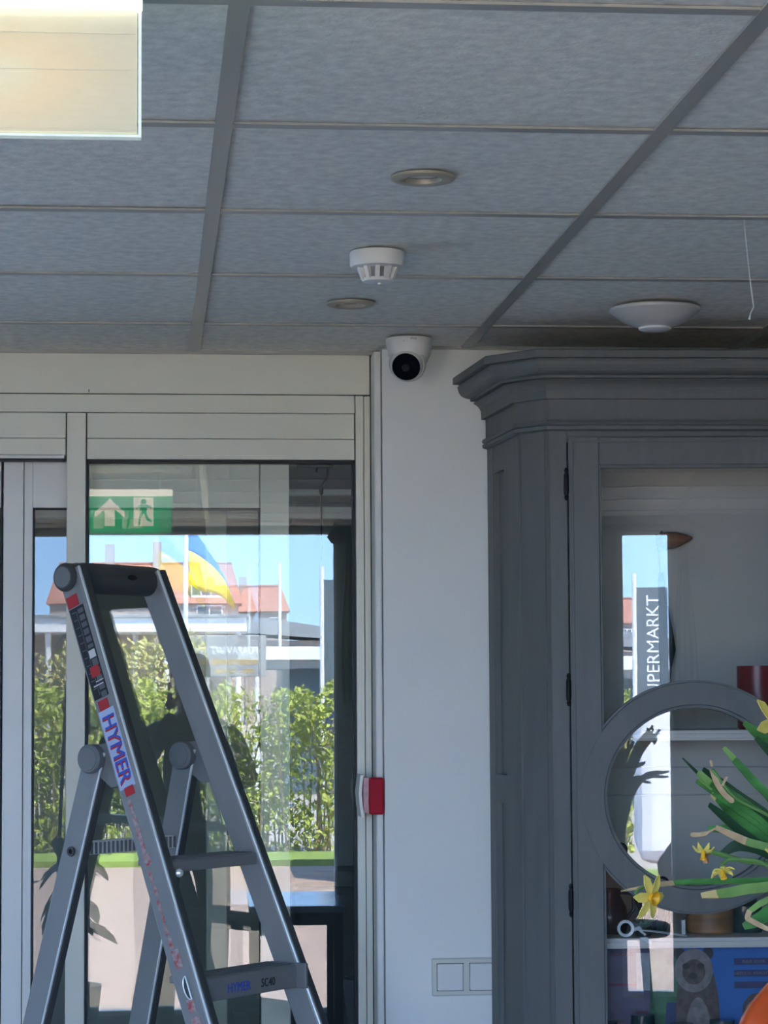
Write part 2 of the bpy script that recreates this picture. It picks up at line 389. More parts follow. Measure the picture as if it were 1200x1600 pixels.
# fixed pane with its gasket
x0, x1, z0, z1 = -.1405, .4595, .05, 2.1615
g = MB().box(x0, x0+.0045, DY+.012, DY+.045, z0, z1).box(x1-.0055, x1, DY+.012, DY+.045, z0, z1)
g.box(x0, x1, DY+.012, DY+.045, z1-.0058, z1).box(x0, x1, DY+.012, DY+.045, z0, z0+.006); g.build('pane_gasket', K['gasket'], door)
fp(x0, x1, .0, .05)
def pane(name, x0, x1, z0, z1, yc, yaw_, tilt, m, th=.006):
    xc, zc = (x0+x1)/2, (z0+z1)/2
    o = MB().box(x0-xc, x1-xc, -th/2, th/2, z0-zc, z1-zc).build(name, m, door)
    o.location = (xc, yc, zc); o.rotation_euler = (tilt, 0, yaw_); return o
pane('fixed_pane', x0+.003, x1-.004, z0+.003, z1-.004, 5.575, -.014, .003, K['pane'])
# sliding leaf behind
LY = 5.625; la = K['leaf_alu']
def lf(x0, x1, z0, z1, y0=LY, name='leaf_rail', mm_=None): return MB().box(x0, x1, y0, y0+.035, z0, z1, .0015).build(name, mm_ or la, door)
lf(-.3275, -.283, .01, 2.165, name='leaf_stile'); lf(-.2815, -.2625, .01, 2.165, LY+.002, name='leaf_stile')
lf(-.2625, .247, 2.060, 2.165, LY+.001)
lf(.2495, .315, .01, 2.165, LY+.001, name='leaf_stile')
lf(-.2625, .249, .01, .10)
g = MB().box(-.262, -.2585, LY+.006, LY+.03, .1, 2.06).box(.2455, .249, LY+.006, LY+.03, .1, 2.06).box(-.262, .249, LY+.006, LY+.03, 2.0565, 2.0605)
g.build('leaf_gasket', K['gasket'], door)
pane('leaf_pane', -.2595, .2465, .1, 2.058, LY+.018, -.0073, .003, K['pane2'])
# next leaf at the far left
lf(-1.30, -1.24, .01, 2.165, name='leaf_stile'); lf(-1.24, -.333, 2.06, 2.165); lf(-1.24, -.333, .01, .1)
g = MB().box(-.3355, -.3305, LY+.004, LY+.034, .01, 2.165); g.build('leaf_gasket', K['gasket'], door)
pane('leaf_pane', -1.24, -.335, .1, 2.06, LY+.018, -.0073, .003, K['pane2'])

# vestibule behind the door
vb = struct(MB().box(-1.9, 1.5, 8.2, 8.3, -.1, 2.6).box(-2.0, -1.9, DY+.06, 8.3, -.1, 2.6).box(1.5, 1.6, DY+.2, 8.3, -.1, 2.6).build('wall_vestibule', K['vest']),
            'grey walls of the passage behind the glass door', 'wall')
struct(MB().box(-2.0, 1.6, DY+.125, 8.3, 2.50, 2.9).build('trim_1', K['vest']), 'passage ceiling behind the glass door', 'trim')
struct(MB().box(-2.0, -.1+.0, 5.9, 8.2, 0.0, .004).box(-.1, 1.5, 5.9, 8.2, 0.0, .004).build('trim_2', K['vestdk']), 'dark mat on the passage floor behind the glass door', 'trim')
post = struct(MB().box(.143, .196, 6.35, 6.40, 0, 2.50, .003).build('trim_3', K['leaf_alu']), 'pale upright post seen through the door glass', 'trim')
struct(MB().box(-1.9, 1.5, 6.36, 6.40, 2.09, 2.12, .002).box(-1.9, 1.5, 6.36, 6.40, 2.15, 2.165, .002).build('trim_4', K['leaf_alu']), 'pale horizontal rails crossing the passage behind the door glass', 'trim')
hk = thing('hanging_hook', 'dark wire hook on a thin rod hanging behind the door glass', 'hook', (.428, 6.2, 2.2))
pth = [(-.012+.0, 0, -.006)]+[(.004-.014*math.cos(a), 0, .002+.014*math.sin(a)) for a in [i*PI/8 for i in range(0, 9)]]+[(.016, 0, -.02), (.004, 0, -.036), (0, 0, -.05)]
MB().tube(pth, .0028, 6).build('wire_hook', K['cord'], hk)
MB().tube([(0,0,-.05), (0,0,-.6)], .002, 6).lathe([(0,.012), (.006,.008), (.0045,-.008), (0,-.012)], (0,0,-.052), seg=10).build('hanging_rod', K['cord'], hk)
MB().box(-.06, .03, -.01, .01, .006, .30).build('ceiling_bracket', K['vestdk'], hk)
tag(MB().tube([(.37, 6.6, 2.16), (.30, 6.6, 1.98)], .028, 14).build('angled_pipe', K['vest']), 'grey slanted pipe behind the top of the door glass', 'pipe')
bn = thing('dark_bin', 'dark upright bin standing behind the door glass near the ladder foot', 'bin', (.46, 6.25, .004))
MB().box(-.11, .09, -.09, .09, 0, 1.16, .02).build('body', K['dark'], bn); MB().box(-.115, .095, -.095, .095, 1.16, 1.20, .012).build('lid', K['vestdk'], bn)

# cable trunking, bumper pad, switches
ct = tag(MB().box(.4945, .5105, 5.455, 5.535, 0, 2.397, .004).build('cable_trunking', K['white']), 'narrow white cable trunking running down beside the door jamb', 'trunking')
bp_ = thing('red_bumper_pad', 'small red pad with pale foam edge wrapped round the door jamb', 'pad', (.485, 5.44, 1.375))
P = []
for i in range(9):
    a = i/8; P.append((-.026+.020*(1-(2*a-1)**2)*-.0-.006*math.sin(PI*a), 0, .001+.082*a))
MB().box(-.008, .0245, -.014, .0135, 0, .080, .004).build('red_cover', K['red'], bp_)
MB().prism([(-.020,0,.004), (-.007,0,.002), (-.009,0,.03), (-.005,0,.079), (-.020,0,.080)], (0,.09,0)).build('clear_flap', K['pinkfilm'], bp_)
mm2 = MB()
pts = [(-.025,-.006), (-.0285,.02), (-.0305,.045), (-.0285,.068), (-.026,.086)]
pol = [(x, -.006, z) for x, z in pts]+[(x+.0065, -.006, z) for x, z in pts[::-1]]
mm2.prism(pol, (0,.10,0)).build('foam_edge', K['foam'], bp_)
fixn(bp_.children[-1])
sw = thing('double_light_switch', 'cream double rocker light switch on the wall beside the cabinet', 'switch', (.612, WY, .981))
MB().box(0, .156, -.010, 0, 0, .081, .003).build('cover_frame', K['white2'], sw)
for k in range(2):
    x = .0115+k*.0715
    MB().box(x-.001, x+.0575, -.0105, -.009, .0105, .0705).build('shadow_gap', K['dgap'], sw)
    MB().box(x, x+.0565, -.0145, -.009, .0115, .0695, .002).build('rocker', K['white'], sw)

# ------------------------------------------------------------------ ceiling fittings
def spot(x, y, lab, s=1.0):
    t = thing('recessed_spotlight', lab, 'spotlight', (x, y, CE), group='recessed ceiling spotlights')
    MB().lathe([(.0275,.010), (.0275,.000), (.029,-.004), (.033,-.0055), (.043,-.0055), (.0475,-.003), (.0475,.001)], seg=40).build('rim', K['gold'], t)
    MB().lathe([(.0,.0045), (.020,.005), (.0255,.008)], seg=32).build('lamp', K['spotglass'], t); MB().lathe([(.0245,.006), (.0285,.002), (.0285,.010), (.0245,.010)], seg=32).build('shadow_ring', K['dgap'], t)
    return t
spot(.404, 3.63, 'larger nearer round recessed ceiling spotlight with brass rim, above the smoke detector')
spot(.392, 4.82, 'smaller farther round recessed spotlight just above the security camera')
sd = thing('smoke_detector', 'white round smoke detector hanging under the ceiling panel', 'smoke detector', (.393, 4.25, CE-.001))
MB().lathe([(0,0), (.047,0), (.0485,-.003), (.0485,-.023), (.046,-.027), (.034,-.029), (0,-.029)], seg=44).build('base', K['white'], sd)
MB().lathe([(0,-.029), (.026,-.029), (.024,-.047), (0,-.048)], seg=32).build('sensor_chamber', K['dplastic2'], sd)
MB().lathe([(0,-.0465), (.027,-.0465), (.0265,-.052), (.016,-.055), (0,-.055)], seg=32).build('cap', K['white'], sd)
for k in range(10):
    a = 2*PI*k/10+.2; d = Vector((math.cos(a), math.sin(a), 0)); s_ = Vector((-d.y, d.x, 0))
    MB().prism([d*.022+s_*.004+Vector((0,0,-.028)), d*.037+s_*.005+Vector((0,0,-.028)), d*.0285+s_*.004+Vector((0,0,-.0485)), d*.022+s_*.004+Vector((0,0,-.0485))], s_*-.008).build('cage_rib', K['white'], sd)
MB().lathe([(0,-.055), (.005,-.055), (.004,-.058), (0,-.058)], (.004,-.006,0), seg=12).build('status_lamp', K['white2'], sd)
# turret camera
sc_ = thing('security_camera', 'white turret security camera with black face on the ceiling corner', 'camera', (.556, 5.285, CE-.0015))
bm_ = MB().lathe([(0,0), (.049,0), (.0505,-.003), (.0495,-.016), (.045,-.038), (.036,-.056), (.02,-.066), (0,-.068)], seg=48)
bm_.build('housing', K['white'], sc_)
dirn = Vector((-.22, -.88, -.42)).normalized(); bc = Vector((-.006, -.018, -.057))
MB().lathe([(0,-.03), (.028,-.02), (.0345,-.004), (.0352,.006), (.0335,.016), (.0305,.021)], bc, dirn, 40).build('eyeball', K['white'], sc_)
MB().lathe([(.0395,-.006), (.0405,.000), (.0375,.006), (.0352,.004)], bc, dirn, 40).build('collar', K['white'], sc_)
MB().lathe([(.0305,.0205), (.0285,.0235), (.0,.0245)], bc, dirn, 40).build('front_face', K['lens'], sc_)
MB().lathe([(0,.0262), (.008,.0262), (.009,.0245)], bc, dirn, 24).build('lens', K['black'], sc_)
MB().lathe([(0,.001), (.0028,.001), (.003,0)], (-.014,-.0465,-.0125), (-.28,-1,-.12), 12).build('screw_hole', K['black'], sc_)
text('alhua', .0065, (.004, -.0500, -.0055), (1,0,0), (0,0,1), K['stk_grey'], sc_, 'maker_mark')
# opal dome lamp
dl = thing('dome_ceiling_lamp', 'white opal glass dome ceiling lamp above the cabinet', 'lamp', (.998, 4.82, CE-.001))
MB().lathe([(0,0), (.072,0), (.074,-.006), (0,-.006)], seg=40).build('base_plate', K['white2'], dl)
MB().lathe([(.072,-.003), (.086,-.002), (.0905,-.005), (.0895,-.010), (.082,-.016), (.066,-.028), (.048,-.037), (.031,-.042), (.030,-.0425)], seg=56).build('glass_bowl', K['dome'], dl)
MB().lathe([(.0325,-.041), (.032,-.0455), (.026,-.048), (0,-.049)], seg=40).build('bottom_cap', K['white'], dl)
cw = tag(MB().tube([(0,0,.009), (.002,-.003,-.03), (.0065,-.002,-.079), (.011,0,-.115), (.0145,.002,-.142), (.009,.001,-.152), (.0065,0,-.163)], [.0005,.0009,.0007,.0011,.0010,.0009,.0022], 5).build('cobweb_strand', K['thread']),
         'thin pale cobweb strand hanging from the ceiling right of the dome lamp', 'cobweb')
cw.location = (.964, 3.9335, CE)

# exit sign, seen from behind
ex = thing('exit_sign', 'lit hanging exit sign seen from behind with clear edged panel', 'exit sign', (-.011, 2.45, 2.19))
MB().box(-.315, -.002, -.004, .004, 0, .127, .001).build('light_panel', K['glow'], ex)
MB().box(-.317, .002, -.0065, -.0045, -.002, .128).build('cover_sheet', K['acryl'], ex)
MB().box(-.001, .0022, -.007, .007, -.002, .128).box(-.317, .002, -.007, .007, -.0045, -.002).build('sheet_edge', K['acryledge'], ex)
MB().box(-.325, .003, -.018, .018, .1275, .150, .003).build('lamp_housing', K['tube'], ex)
for x in (-.28, -.04): MB().tube([(x,0,.15), (x,0,CE-2.19-.001)], .004, 8).build('hanging_rod', K['white'], ex)
for k, (zz, hh) in enumerate(((.100, .0008), (.063, .0007))): MB().box(-.313, -.004, -.0048, -.0042, zz, zz+hh).build('panel_line', K['white2'], ex)
MB().box(-.315, -.002, .0045, .006, .0, .1265).build('green_face', K['signgreen'], ex)
MB().box(-.133, -.064, .006, .0068, .022, .122).build('white_field', K['signwhite'], ex)
gr = []
fig = MB()
def poly(m, pts, y0, y1): m.prism([(x, y0, z) for x, z in pts], (0, y1-y0, 0))
cx = -.098
poly(fig, [(cx+.011*math.cos(a), .108+.009*math.sin(a)) for a in [i*PI/6 for i in range(12)]], .0068, .0075)
poly(fig, [(cx-.014,.097), (cx+.012,.097), (cx+.010,.064), (cx-.012,.066)], .0068, .0075)
poly(fig, [(cx-.012,.097), (cx-.028,.083), (cx-.026,.079), (cx-.012,.088)], .0068, .0075)
poly(fig, [(cx+.010,.097), (cx+.030,.088), (cx+.028,.082), (cx+.010,.088)], .0068, .0075)
poly(fig, [(cx-.012,.068), (cx-.002,.066), (cx-.010,.045), (cx-.012,.026), (cx-.019,.026), (cx-.018,.048)], .0068, .0075)
poly(fig, [(cx,.068), (cx+.010,.066), (cx+.018,.048), (cx+.030,.040), (cx+.027,.034), (cx+.011,.042)], .0068, .0075)
fig.build('running_figure', K['signgreen'], ex)
ar = MB(); cx = -.216
poly(ar, [(cx-.052,.070), (cx,.118), (cx+.052,.070), (cx+.052,.052), (cx+.018,.080), (cx+.018,.022), (cx-.018,.022), (cx-.018,.080), (cx-.052,.052)], .006, .0068)
ar.build('up_arrow', K['signwhite'], ex)
for o in ex.children: fixn(o)

# ------------------------------------------------------------------ grey display cabinet (stands against the back wall)
TH = .040
cab = thing('display_cabinet', 'tall grey painted display cabinet with stepped cornice and ring-pattern glass door', 'cabinet', (.817, 5.03, 0), -TH)
G = K['grey']
def cw_(u, v, z): return Vector((.817+u*math.cos(TH)+v*math.sin(TH), 5.03-u*math.sin(TH)+v*math.cos(TH), z))
PA, PB, PC, PD = Vector((-.091,.383)), Vector((-.0567,.068)), Vector((0,0)), Vector((1.15,0))
PATH = [PA, PB, PC, PD]
def off(o):
    out = []; nrm = []
    for i in range(3):
        d = (PATH[i+1]-PATH[i]).normalized(); nrm.append(Vector((d.y, -d.x)))
    out.append(PA+nrm[0]*o)
    for i in (1, 2):
        b = (nrm[i-1]+nrm[i]).normalized(); out.append(PATH[i]+b*o/b.dot(nrm[i]))
    out.append(PD+nrm[2]*o); return out
def sweep(prof, name, m=G):
    """profile [(offset, z)] mitred along the side, canted corner and front"""
    mb = MB(); n = len(prof); cols = [off(o) for o, z in prof]
    for k in range(3):
        vs = [(cols[i][k].x, cols[i][k].y, prof[i][1]) for i in range(n)]+[(cols[i][k+1].x, cols[i][k+1].y, prof[i][1]) for i in range(n)]
        mb.add(vs, [(i, n+i, n+i+1, i+1) for i in range(n-1)])
    c0 = [(cols[i][0].x, cols[i][0].y, prof[i][1]) for i in range(n)]
    mb.add(c0+[(c0[-1][0]+.02, c0[-1][1], c0[-1][2]), (c0[0][0]+.15, c0[0][1], c0[0][2])], [list(range(n+2))])
    return fixn(mb.build(name, m, cab))
def arc(o0, z0, o1, z1, bulge, n=6):
    r = []
    for i in range(n+1):
        t = i/n; s = math.sin(t*PI)*bulge
        dx, dz = o1-o0, z1-z0; L_ = math.hypot(dx, dz)
        r.append((o0+dx*t-dz/L_*s, z0+dz*t+dx/L_*s))
    return r
prof = [(.0, 2.3345), (.072, 2.3345), (.076, 2.331), (.076, 2.317), (.062, 2.3165), (.062, 2.313)]+arc(.066, 2.312, .037, 2.285, .009)+[(.037, 2.280), (.024, 2.2795), (.024, 2.2765)]+arc(.031, 2.276, .013, 2.244, -.007)+[(.013, 2.240), (.0, 2.2395)]
sweep(prof, 'cornice')
sweep([(.003, 2.2415), (.003, 2.196), (0, 2.19)], 'frieze')
sweep([(0, 2.1965), (.009, 2.196), (.012, 2.191), (.009, 2.1865), (.004, 2.186), (.004, 2.184), (.011, 2.1835), (.010, 2.177), (.002, 2.174), (0, 2.174)], 'bead_moulding')
top = MB().prism([(p.x, p.y, 2.30) for p in (PA, PB, PC, PD, Vector((1.15,.43)))], (0,0,.034)); top.build('top_board', G, cab)
MB().prism([(p.x, p.y, 2.15) for p in [q+(Vector((.45,.2))-q).normalized()*.006 for q in (PA, PB, PC)]+[Vector((1.14,.006)), Vector((1.14,.40))]], (0,0,.15)).build('top_core', G, cab)
# left side: stiles, rails and a recessed field
sd_ = (PB-PA); sl = sd_.length; sdn = sd_/sl; inn = Vector((-sdn.y, sdn.x))  # pointing into the cabinet
if inn.x < 0: inn = -inn
def sidebox(a0, a1, z0, z1, d0, d1, name):
    p0, p1 = PA+sdn*a0, PA+sdn*a1
    pts = [(p0.x+inn.x*d0, p0.y+inn.y*d0, z0), (p1.x+inn.x*d0, p1.y+inn.y*d0, z0), (p1.x+inn.x*d1, p1.y+inn.y*d1, z0), (p0.x+inn.x*d1, p0.y+inn.y*d1, z0)]
    return fixn(MB().prism(pts, (0,0,z1-z0)).build(name, G, cab))
sidebox(0, .060, .06, 2.18, 0, .024, 'side_stile'); sidebox(.175, sl, .06, 2.18, 0, .024, 'side_stile')
for z0, z1 in ((2.115, 2.18), (1.404, 1.463), (.80, .90), (.06, .2)): sidebox(.060, .175, z0, z1, .0005, .024, 'side_rail')
sidebox(.055, .18, .06, 2.18, .013, .022, 'side_panel')
sidebox(.060, .066, .9, 2.115, .003, .016, 'panel_bead'); sidebox(.168, .175, .9, 2.115, .003, .016, 'panel_bead')
# canted corner post with reeded edges
cd = (PC-PB).normalized(); cn = Vector((cd.y, -cd.x))
mb = MB(); prof2 = [0, .004, .0055, .012, .013, .074, .075, .083, .0845, (PC-PB).length]
dep = [0, 0, -.003, -.003, 0, 0, -.003, -.003, 0, 0]
pts = [PB+cd*a+cn*d for a, d in zip(prof2, dep)]+[PC-cn*.03, PB-cn*.03]
fixn(mb.prism([(p.x, p.y, .06) for p in pts], (0,0,2.12)).build('corner_post', G, cab))
# front frame
def fb(u0, u1, v0, v1, z0, z1, name, m=G, par=cab, b=.0015): return MB().box(u0, u1, v0, v1, z0, z1, b).build(name, m, par)
fb(.0005, .0365, 0, .028, .06, 2.175, 'front_stile'); fb(.549, .600, 0, .028, .06, 2.175, 'front_stile'); fb(1.112, 1.15, 0, .028, .06, 2.175, 'front_stile')
fb(.0365, 1.112, .001, .028, 2.1625, 2.175, 'front_rail'); fb(.0365, 1.112, .001, .028, .74, .795, 'front_rail')
fb(.0365, .549, .001, .022, .13, .74, 'lower_panel'); fb(.600, 1.112, .001, .022, .13, .74, 'lower_panel')
fb(.08, .505, -.006, .002, .18, .69, 'raised_panel', b=.005); fb(.645, 1.07, -.006, .002, .18, .69, 'raised_panel', b=.005)
sweep([(0, .16), (.012, .155), (.018, .13), (.018, 0), (0, 0)], 'plinth')
fb(1.132, 1.15, .028, .42, .06, 2.30, 'side_board'); fb(-.05, 1.132, .40, .415, .06, 2.30, 'back_board', K['cabin'])
MB().box(-.02, -.012, .06, .40, .80, 2.17).build('inner_side', K['cabin'], cab)
fb(.0, 1.132, .03, .40, 2.168, 2.18, 'inner_top', K['cabin']); fb(.0, 1.132, .03, .40, .775, .795, 'cabinet_floor', K['cabin'])
# boards of the back below the upper shelf
for z0, z1 in ((1.4735, 1.545), (1.4135, 1.4715), (1.125, 1.4115)): fb(-.04, 1.132, .392, .400, z0, z1, 'back_plank', K['cabin'], b=.0012)
for z0, z1, v0 in ((1.5365, 1.5575, .085), (1.1125, 1.1335, .055)):
    fb(-.012, 1.132, v0, .391, z0, z1, 'shelf', K['shelf'])
    fb(-.012, 1.132, v0-.004, v0+.001, z0+.004, z1-.007, 'shelf_edge_bead', K['shelf'])
def cabdoor(u0, name, ajar, mirror):
    d = bpy.data.objects.new(name, None); C.objects.link(d); d.parent = cab
    d.location = (u0, 0, 0); d.rotation_euler = (0, 0, -ajar)
    W = .5065; z0, z1 = .80, 2.160; y0, y1 = -.004, .020; sw_ = .063
    def b(a0, a1, c0, c1, nm, yy0=y0, yy1=y1, bb=.002): return MB().box(a0, a1, yy0, yy1, c0, c1, bb).build(nm, G, d)
    b(0, sw_, z0, z1, 'door_stile'); b(W-sw_, W, z0, z1, 'door_stile'); b(sw_, W-sw_, z1-.057, z1, 'door_rail'); b(sw_, W-sw_, z0, z0+.08, 'door_rail')
    # raised bead round the outside of the door and rebate round the glass
    for q in (.0065,): b(q, q+.004, z0+.006, z1-.006, 'edge_bead', y0-.002, y0+.001, .001); b(W-q-.004, W-q, z0+.006, z1-.006, 'edge_bead', y0-.002, y0+.001, .001); b(q, W-q, z1-.0105, z1-.0065, 'edge_bead', y0-.002, y0+.001, .001)
    for a0, a1 in ((sw_-.001, sw_+.005), (W-sw_-.005, W-sw_+.001)): b(a0, a1, z0+.08, z1-.057, 'glazing_bead', y0+.006, y1-.002, .001)
    b(sw_, W-sw_, z1-.063, z1-.056, 'glazing_bead', y0+.006, y1-.002, .001)
    cu, cz = W/2, 1.424; n = 96; ring = MB()
    pr_ = [(.2375, y1), (.2375, y0+.005), (.2335, y0+.0045), (.2325, y0-.0012), (.2290, y0-.0012), (.188, y0-.0012), (.1865, y0+.004), (.181, y0+.005), (.180, y1), (.2375, y1)]
    vs = []; fs = []; k = len(pr_)
    for i in range(n):
        a = 2*PI*i/n
        for r, y in pr_:
            x = cu+r*math.cos(a); x = max(.006, min(W-.006, x)); vs.append((x, y, cz+r*math.sin(a)))
    for i in range(n):
        for j in range(k-1): fs.append((i*k+j, ((i+1) % n)*k+j, ((i+1) % n)*k+j+1, i*k+j+1))
    fixn(ring.add(vs, fs, False).build('glazing_ring', G, d))
    MB().box(sw_+.001, W-sw_-.001, .009, .012, z0+.08, z1-.057).build('glass_pane', K['cabpane'], d)
    for ca, cr0 in ((math.atan2(-81,-118), .187), (math.atan2(-142,-57), .188)):
        MB().lathe([(0,-.004), (.011,-.0035), (.014,0), (.011,.0035), (0,.004)], (cu+cr0*math.cos(ca), .0055, cz+cr0*math.sin(ca)), (0,1,0), 18).build('glass_clip', K['black'], d)
    hx = .0 if not mirror else W
    for zz in (2.064, 1.643, 1.217):
        s = -1 if not mirror else 1
        MB().lathe([(0,-.034), (.0025,-.033), (.0045,-.027), (.0028,-.024), (.0052,-.018), (.0052,.018), (.0028,.024), (.0045,.027), (.0025,.033), (0,.034)], (hx+s*.0045, y0-.001, zz), seg=14).build('hinge', K['black'], d)
    return d
cabdoor(.039, 'cabinet_door', .046, False)
cabdoor(.6025, 'cabinet_door', 0, True)

# cabinet contents -------------------------------------------------------------
S1, S2 = 1.5577, 1.1337
def put(name, label, cat, u, v, z, group=None):
    p = cw_(u, v, z); return thing(name, label, cat, p, -TH, group)
mg = put('red_mug', 'dark red ceramic mug on the upper cabinet shelf', 'mug', .466, .20, S1)
MB().lathe([(0,0), (.040,0), (.044,.004), (.0445,.134), (.041,.134), (.040,.01), (0,.008)], seg=36).build('body', K['mug'], mg)
MB().tube([(.043,0,.11), (.068,0,.108), (.078,0,.07), (.068,0,.032), (.043,0,.03)], .006, 8).build('handle', K['mug'], mg)
jg = put('slate_jug', 'dark slate jug at the left end of the lower cabinet shelf', 'jug', .137, .17, S2)
MB().lathe([(0,0), (.034,0), (.040,.02), (.036,.055), (.024,.078), (.026,.092), (.023,.092), (.021,.078), (0,.05)], seg=28).build('body', K['darkpot'], jg)
MB().tube([(.022,0,.085), (.05,0,.08), (.052,0,.05), (.036,0,.03)], .004, 8).build('handle', K['darkpot'], jg)
wr = put('white_ring_ornament', 'white china ring ornament standing in front of the slate jug', 'ornament', .158, .085, S2)
MB().lathe([(.0115,-.004), (.0175,-.005), (.0175,.005), (.0115,.004), (.0115,-.004)], (0,0,.0175), (0,1,0), 28).build('ring', K['china'], wr)
MB().tube([(.014,0,.014), (.028,.002,.018), (.036,.003,.009), (.042,.002,.003)], [.004,.005,.004,.003], 8).build('tail', K['china'], wr)
gm = put('green_succulent', 'small dark green succulent beside the white ring ornament', 'plant', .198, .10, S2)
MB().lathe([(0,0), (.014,0), (.017,.014), (.015,.016), (0,.014)], seg=18).build('pot', K['darkpot'], gm)
m_ = MB()
for k in range(14):
    a = k*2.4; r = .010+.010*(k % 3)/2; m_.blade([(0,0,.012), (r*.6*math.cos(a), r*.6*math.sin(a), .026), (r*1.5*math.cos(a), r*1.5*math.sin(a), .030+.004*(k % 3))], [.007,.010,.003], (0,0,1))
m_.build('leaves', K['moss'], gm); MB().blade([(.008,0,.02), (.016,-.004,.03), (.017,-.004,.038)], [.004,.006,.003], (0,-1,0)).build('shoot', K['leaf2'], gm)
bk = put('green_glass_bowl', 'ribbed dark green glass bowl on the lower cabinet shelf', 'bowl', .236, .18, S2)
vs = MB().lathe([(0,0), (.020,0), (.024,.006), (.045,.075), (.0425,.075), (.022,.009), (0,.006)], seg=32); vs.build('bowl', K['dglass'], bk)
for k in range(16):
    a = 2*PI*k/16; MB().tube([(.0245*math.cos(a), .0245*math.sin(a), .008), (.0455*math.cos(a), .0455*math.sin(a), .074)], .0018, 6).build('rib', K['darkpot'], bk)
lf_ = put('pale_dry_leaf', 'long pale dry leaf lying across the lower cabinet shelf', 'leaf', .20, .075, S2)
MB().blade([(-.02,0,.016), (.02,0,.012), (.06,.002,.006), (.085,.003,.002)], [.002,.006,.006,.002], (0,-.4,1)).build('blade', K['china'], lf_)
wb_ = put('wooden_bowl', 'round brown wooden tub on the lower cabinet shelf', 'bowl', .347, .16, S2)
MB().lathe([(0,0), (.046,0), (.050,.004), (.051,.058), (.046,.058), (.044,.01), (0,.008)], seg=36).build('tub', K['wood'], wb_)
MB().box(-.066,-.058,-.040,-.033,0,.03,.001).build('tag', K['china'], wb_)
MB().tube([(-.062,-.036,.03), (-.045,-.03,.045)], .0008, 5).build('tag_string', K['cord'], wb_)
jr = put('dark_glass_jar', 'dark green glass jar right of the wooden tub on the lower shelf', 'jar', .425, .17, S2)
MB().lathe([(0,0), (.034,0), (.036,.004), (.036,.055), (.025,.066), (.025,.076), (.022,.076), (0,.06)], seg=28).build('jar', K['dglass'], jr)
tg = put('white_price_tag', 'folded white paper tag hanging over the front of the lower shelf', 'tag', .193, .0505, S2-.010)
fixn(MB().prism([(-.012,-.002,.012), (.004,-.002,.012), (.014,-.0025,.004), (.0135,-.003,-.004), (-.002,-.0025,.005)], (0,.0012,0)).build('paper', K['paper'], tg))
fb_ = put('finial_draft', 'brown pointed stand-in for the mirrored curtain rod finial', 'ornament', .315, .25, 1.965) if False else None
# printed carton under the lower shelf
cx_ = put('printed_carton', 'large blue printed carton with animal pictures under the lower shelf', 'box', -.004, .115, .7955)
CW, CH = .62, .314
MB().box(0, CW, 0, .25, 0, CH, .002).build('carton', K['cartonb'], cx_)
def flat(pts, m, name, y=-.0006, t=.0006): return fixn(MB().prism([(x, y, z) for x, z in pts], (0, t, 0)).build(name, m, cx_))
def ell(x, z, a, b, n=28, r=0): return [(x+a*math.cos(q)*math.cos(r)-b*math.sin(q)*math.sin(r), z+a*math.cos(q)*math.sin(r)+b*math.sin(q)*math.cos(r)) for q in [2*PI*i/n for i in range(n)]]
def rct(x0, x1, z0, z1): return [(x0, z0), (x1, z0), (x1, z1), (x0, z1)]
# picture scale: x from the left edge seen beside the door stile
X0 = .130
flat(rct(0, X0+.155, 0, CH), K['cartonp'], 'mauve_field')
flat(rct(X0+.085, X0+.152, .12, CH-.004), K['cartong'], 'green_picture', -.0012)
flat([(X0+.105, .0), (X0+.16, .0), (X0+.155, .2), (X0+.12, .20)], K['cartonn'], 'dark_figure', -.0014)
flat(rct(X0+.058, X0+.086, .225, CH-.012), K['cartonl'], 'pale_picture', -.0014)
flat(ell(X0+.185, .165, .046, .14), K['fur'], 'animal_body', -.0016); flat(ell(X0+.178, .265, .040, .045), K['fur2'], 'animal_face', -.0022)
flat(ell(X0+.186, .120, .028, .09), K['fur2'], 'animal_chest', -.0024)
for dx, dz, r in ((-.016,.006,.008), (.014,.006,.008), (-.002,-.014,.009)): flat(ell(X0+.178+dx, .268+dz, r, r*.8, 14), K['furdk'], 'animal_feature', -.0028)
flat(ell(X0+.178, .262, .024, .026), K['fur'], 'animal_muzzle', -.0024)
for dx in (-.030, .030): flat(ell(X0+.178+dx, .300, .012, .013, 14), K['furdk'], 'animal_ear', -.0018)
flat([(X0+.235, 0), (X0+.255, .11), (X0+.285, .19), (X0+.33, .19), (X0+.36, .10), (X0+.36, 0)], K['cartonn'], 'second_animal', -.0016)
flat(ell(X0+.312, .180, .034, .038), K['fur'], 'second_animal_face', -.0020); flat(ell(X0+.306, .178, .022, .024), K['fur2'], 'second_animal_muzzle', -.0024); flat(ell(X0+.308, .182, .010, .009, 14), K['furdk'], 'animal_feature', -.0028)
for k in range(3): flat(rct(X0+.262, X0+.345, .275-.024*k, .289-.024*k), K['cartonn'], 'text_band', -.0014)
for k, s in enumerate(('PUUR VOOR', 'GEZOND, KRACHTIG', 'EN SPEELS')): text(s, .0085, (X0+.3035, -.0018, .282-.024*k), (1,0,0), (0,0,1), K['maroon'] if k == 2 else K['fur2'], cx_)
text('noous', .020, (X0+.028, -.0014, CH-.012), (1,0,0), (0,0,1), K['maroon'], cx_)
for k, (a, b, z) in enumerate(((.0,.06,.235), (.04,.075,.212), (.055,.08,.178), (.004,.035,.16), (.006,.062,.15), (.004,.055,.138), (.010,.05,.126))): flat(rct(X0+a, X0+b, z, z+.005), K['fur'] if k % 2 else K['maroon'], 'print_line', -.0013)
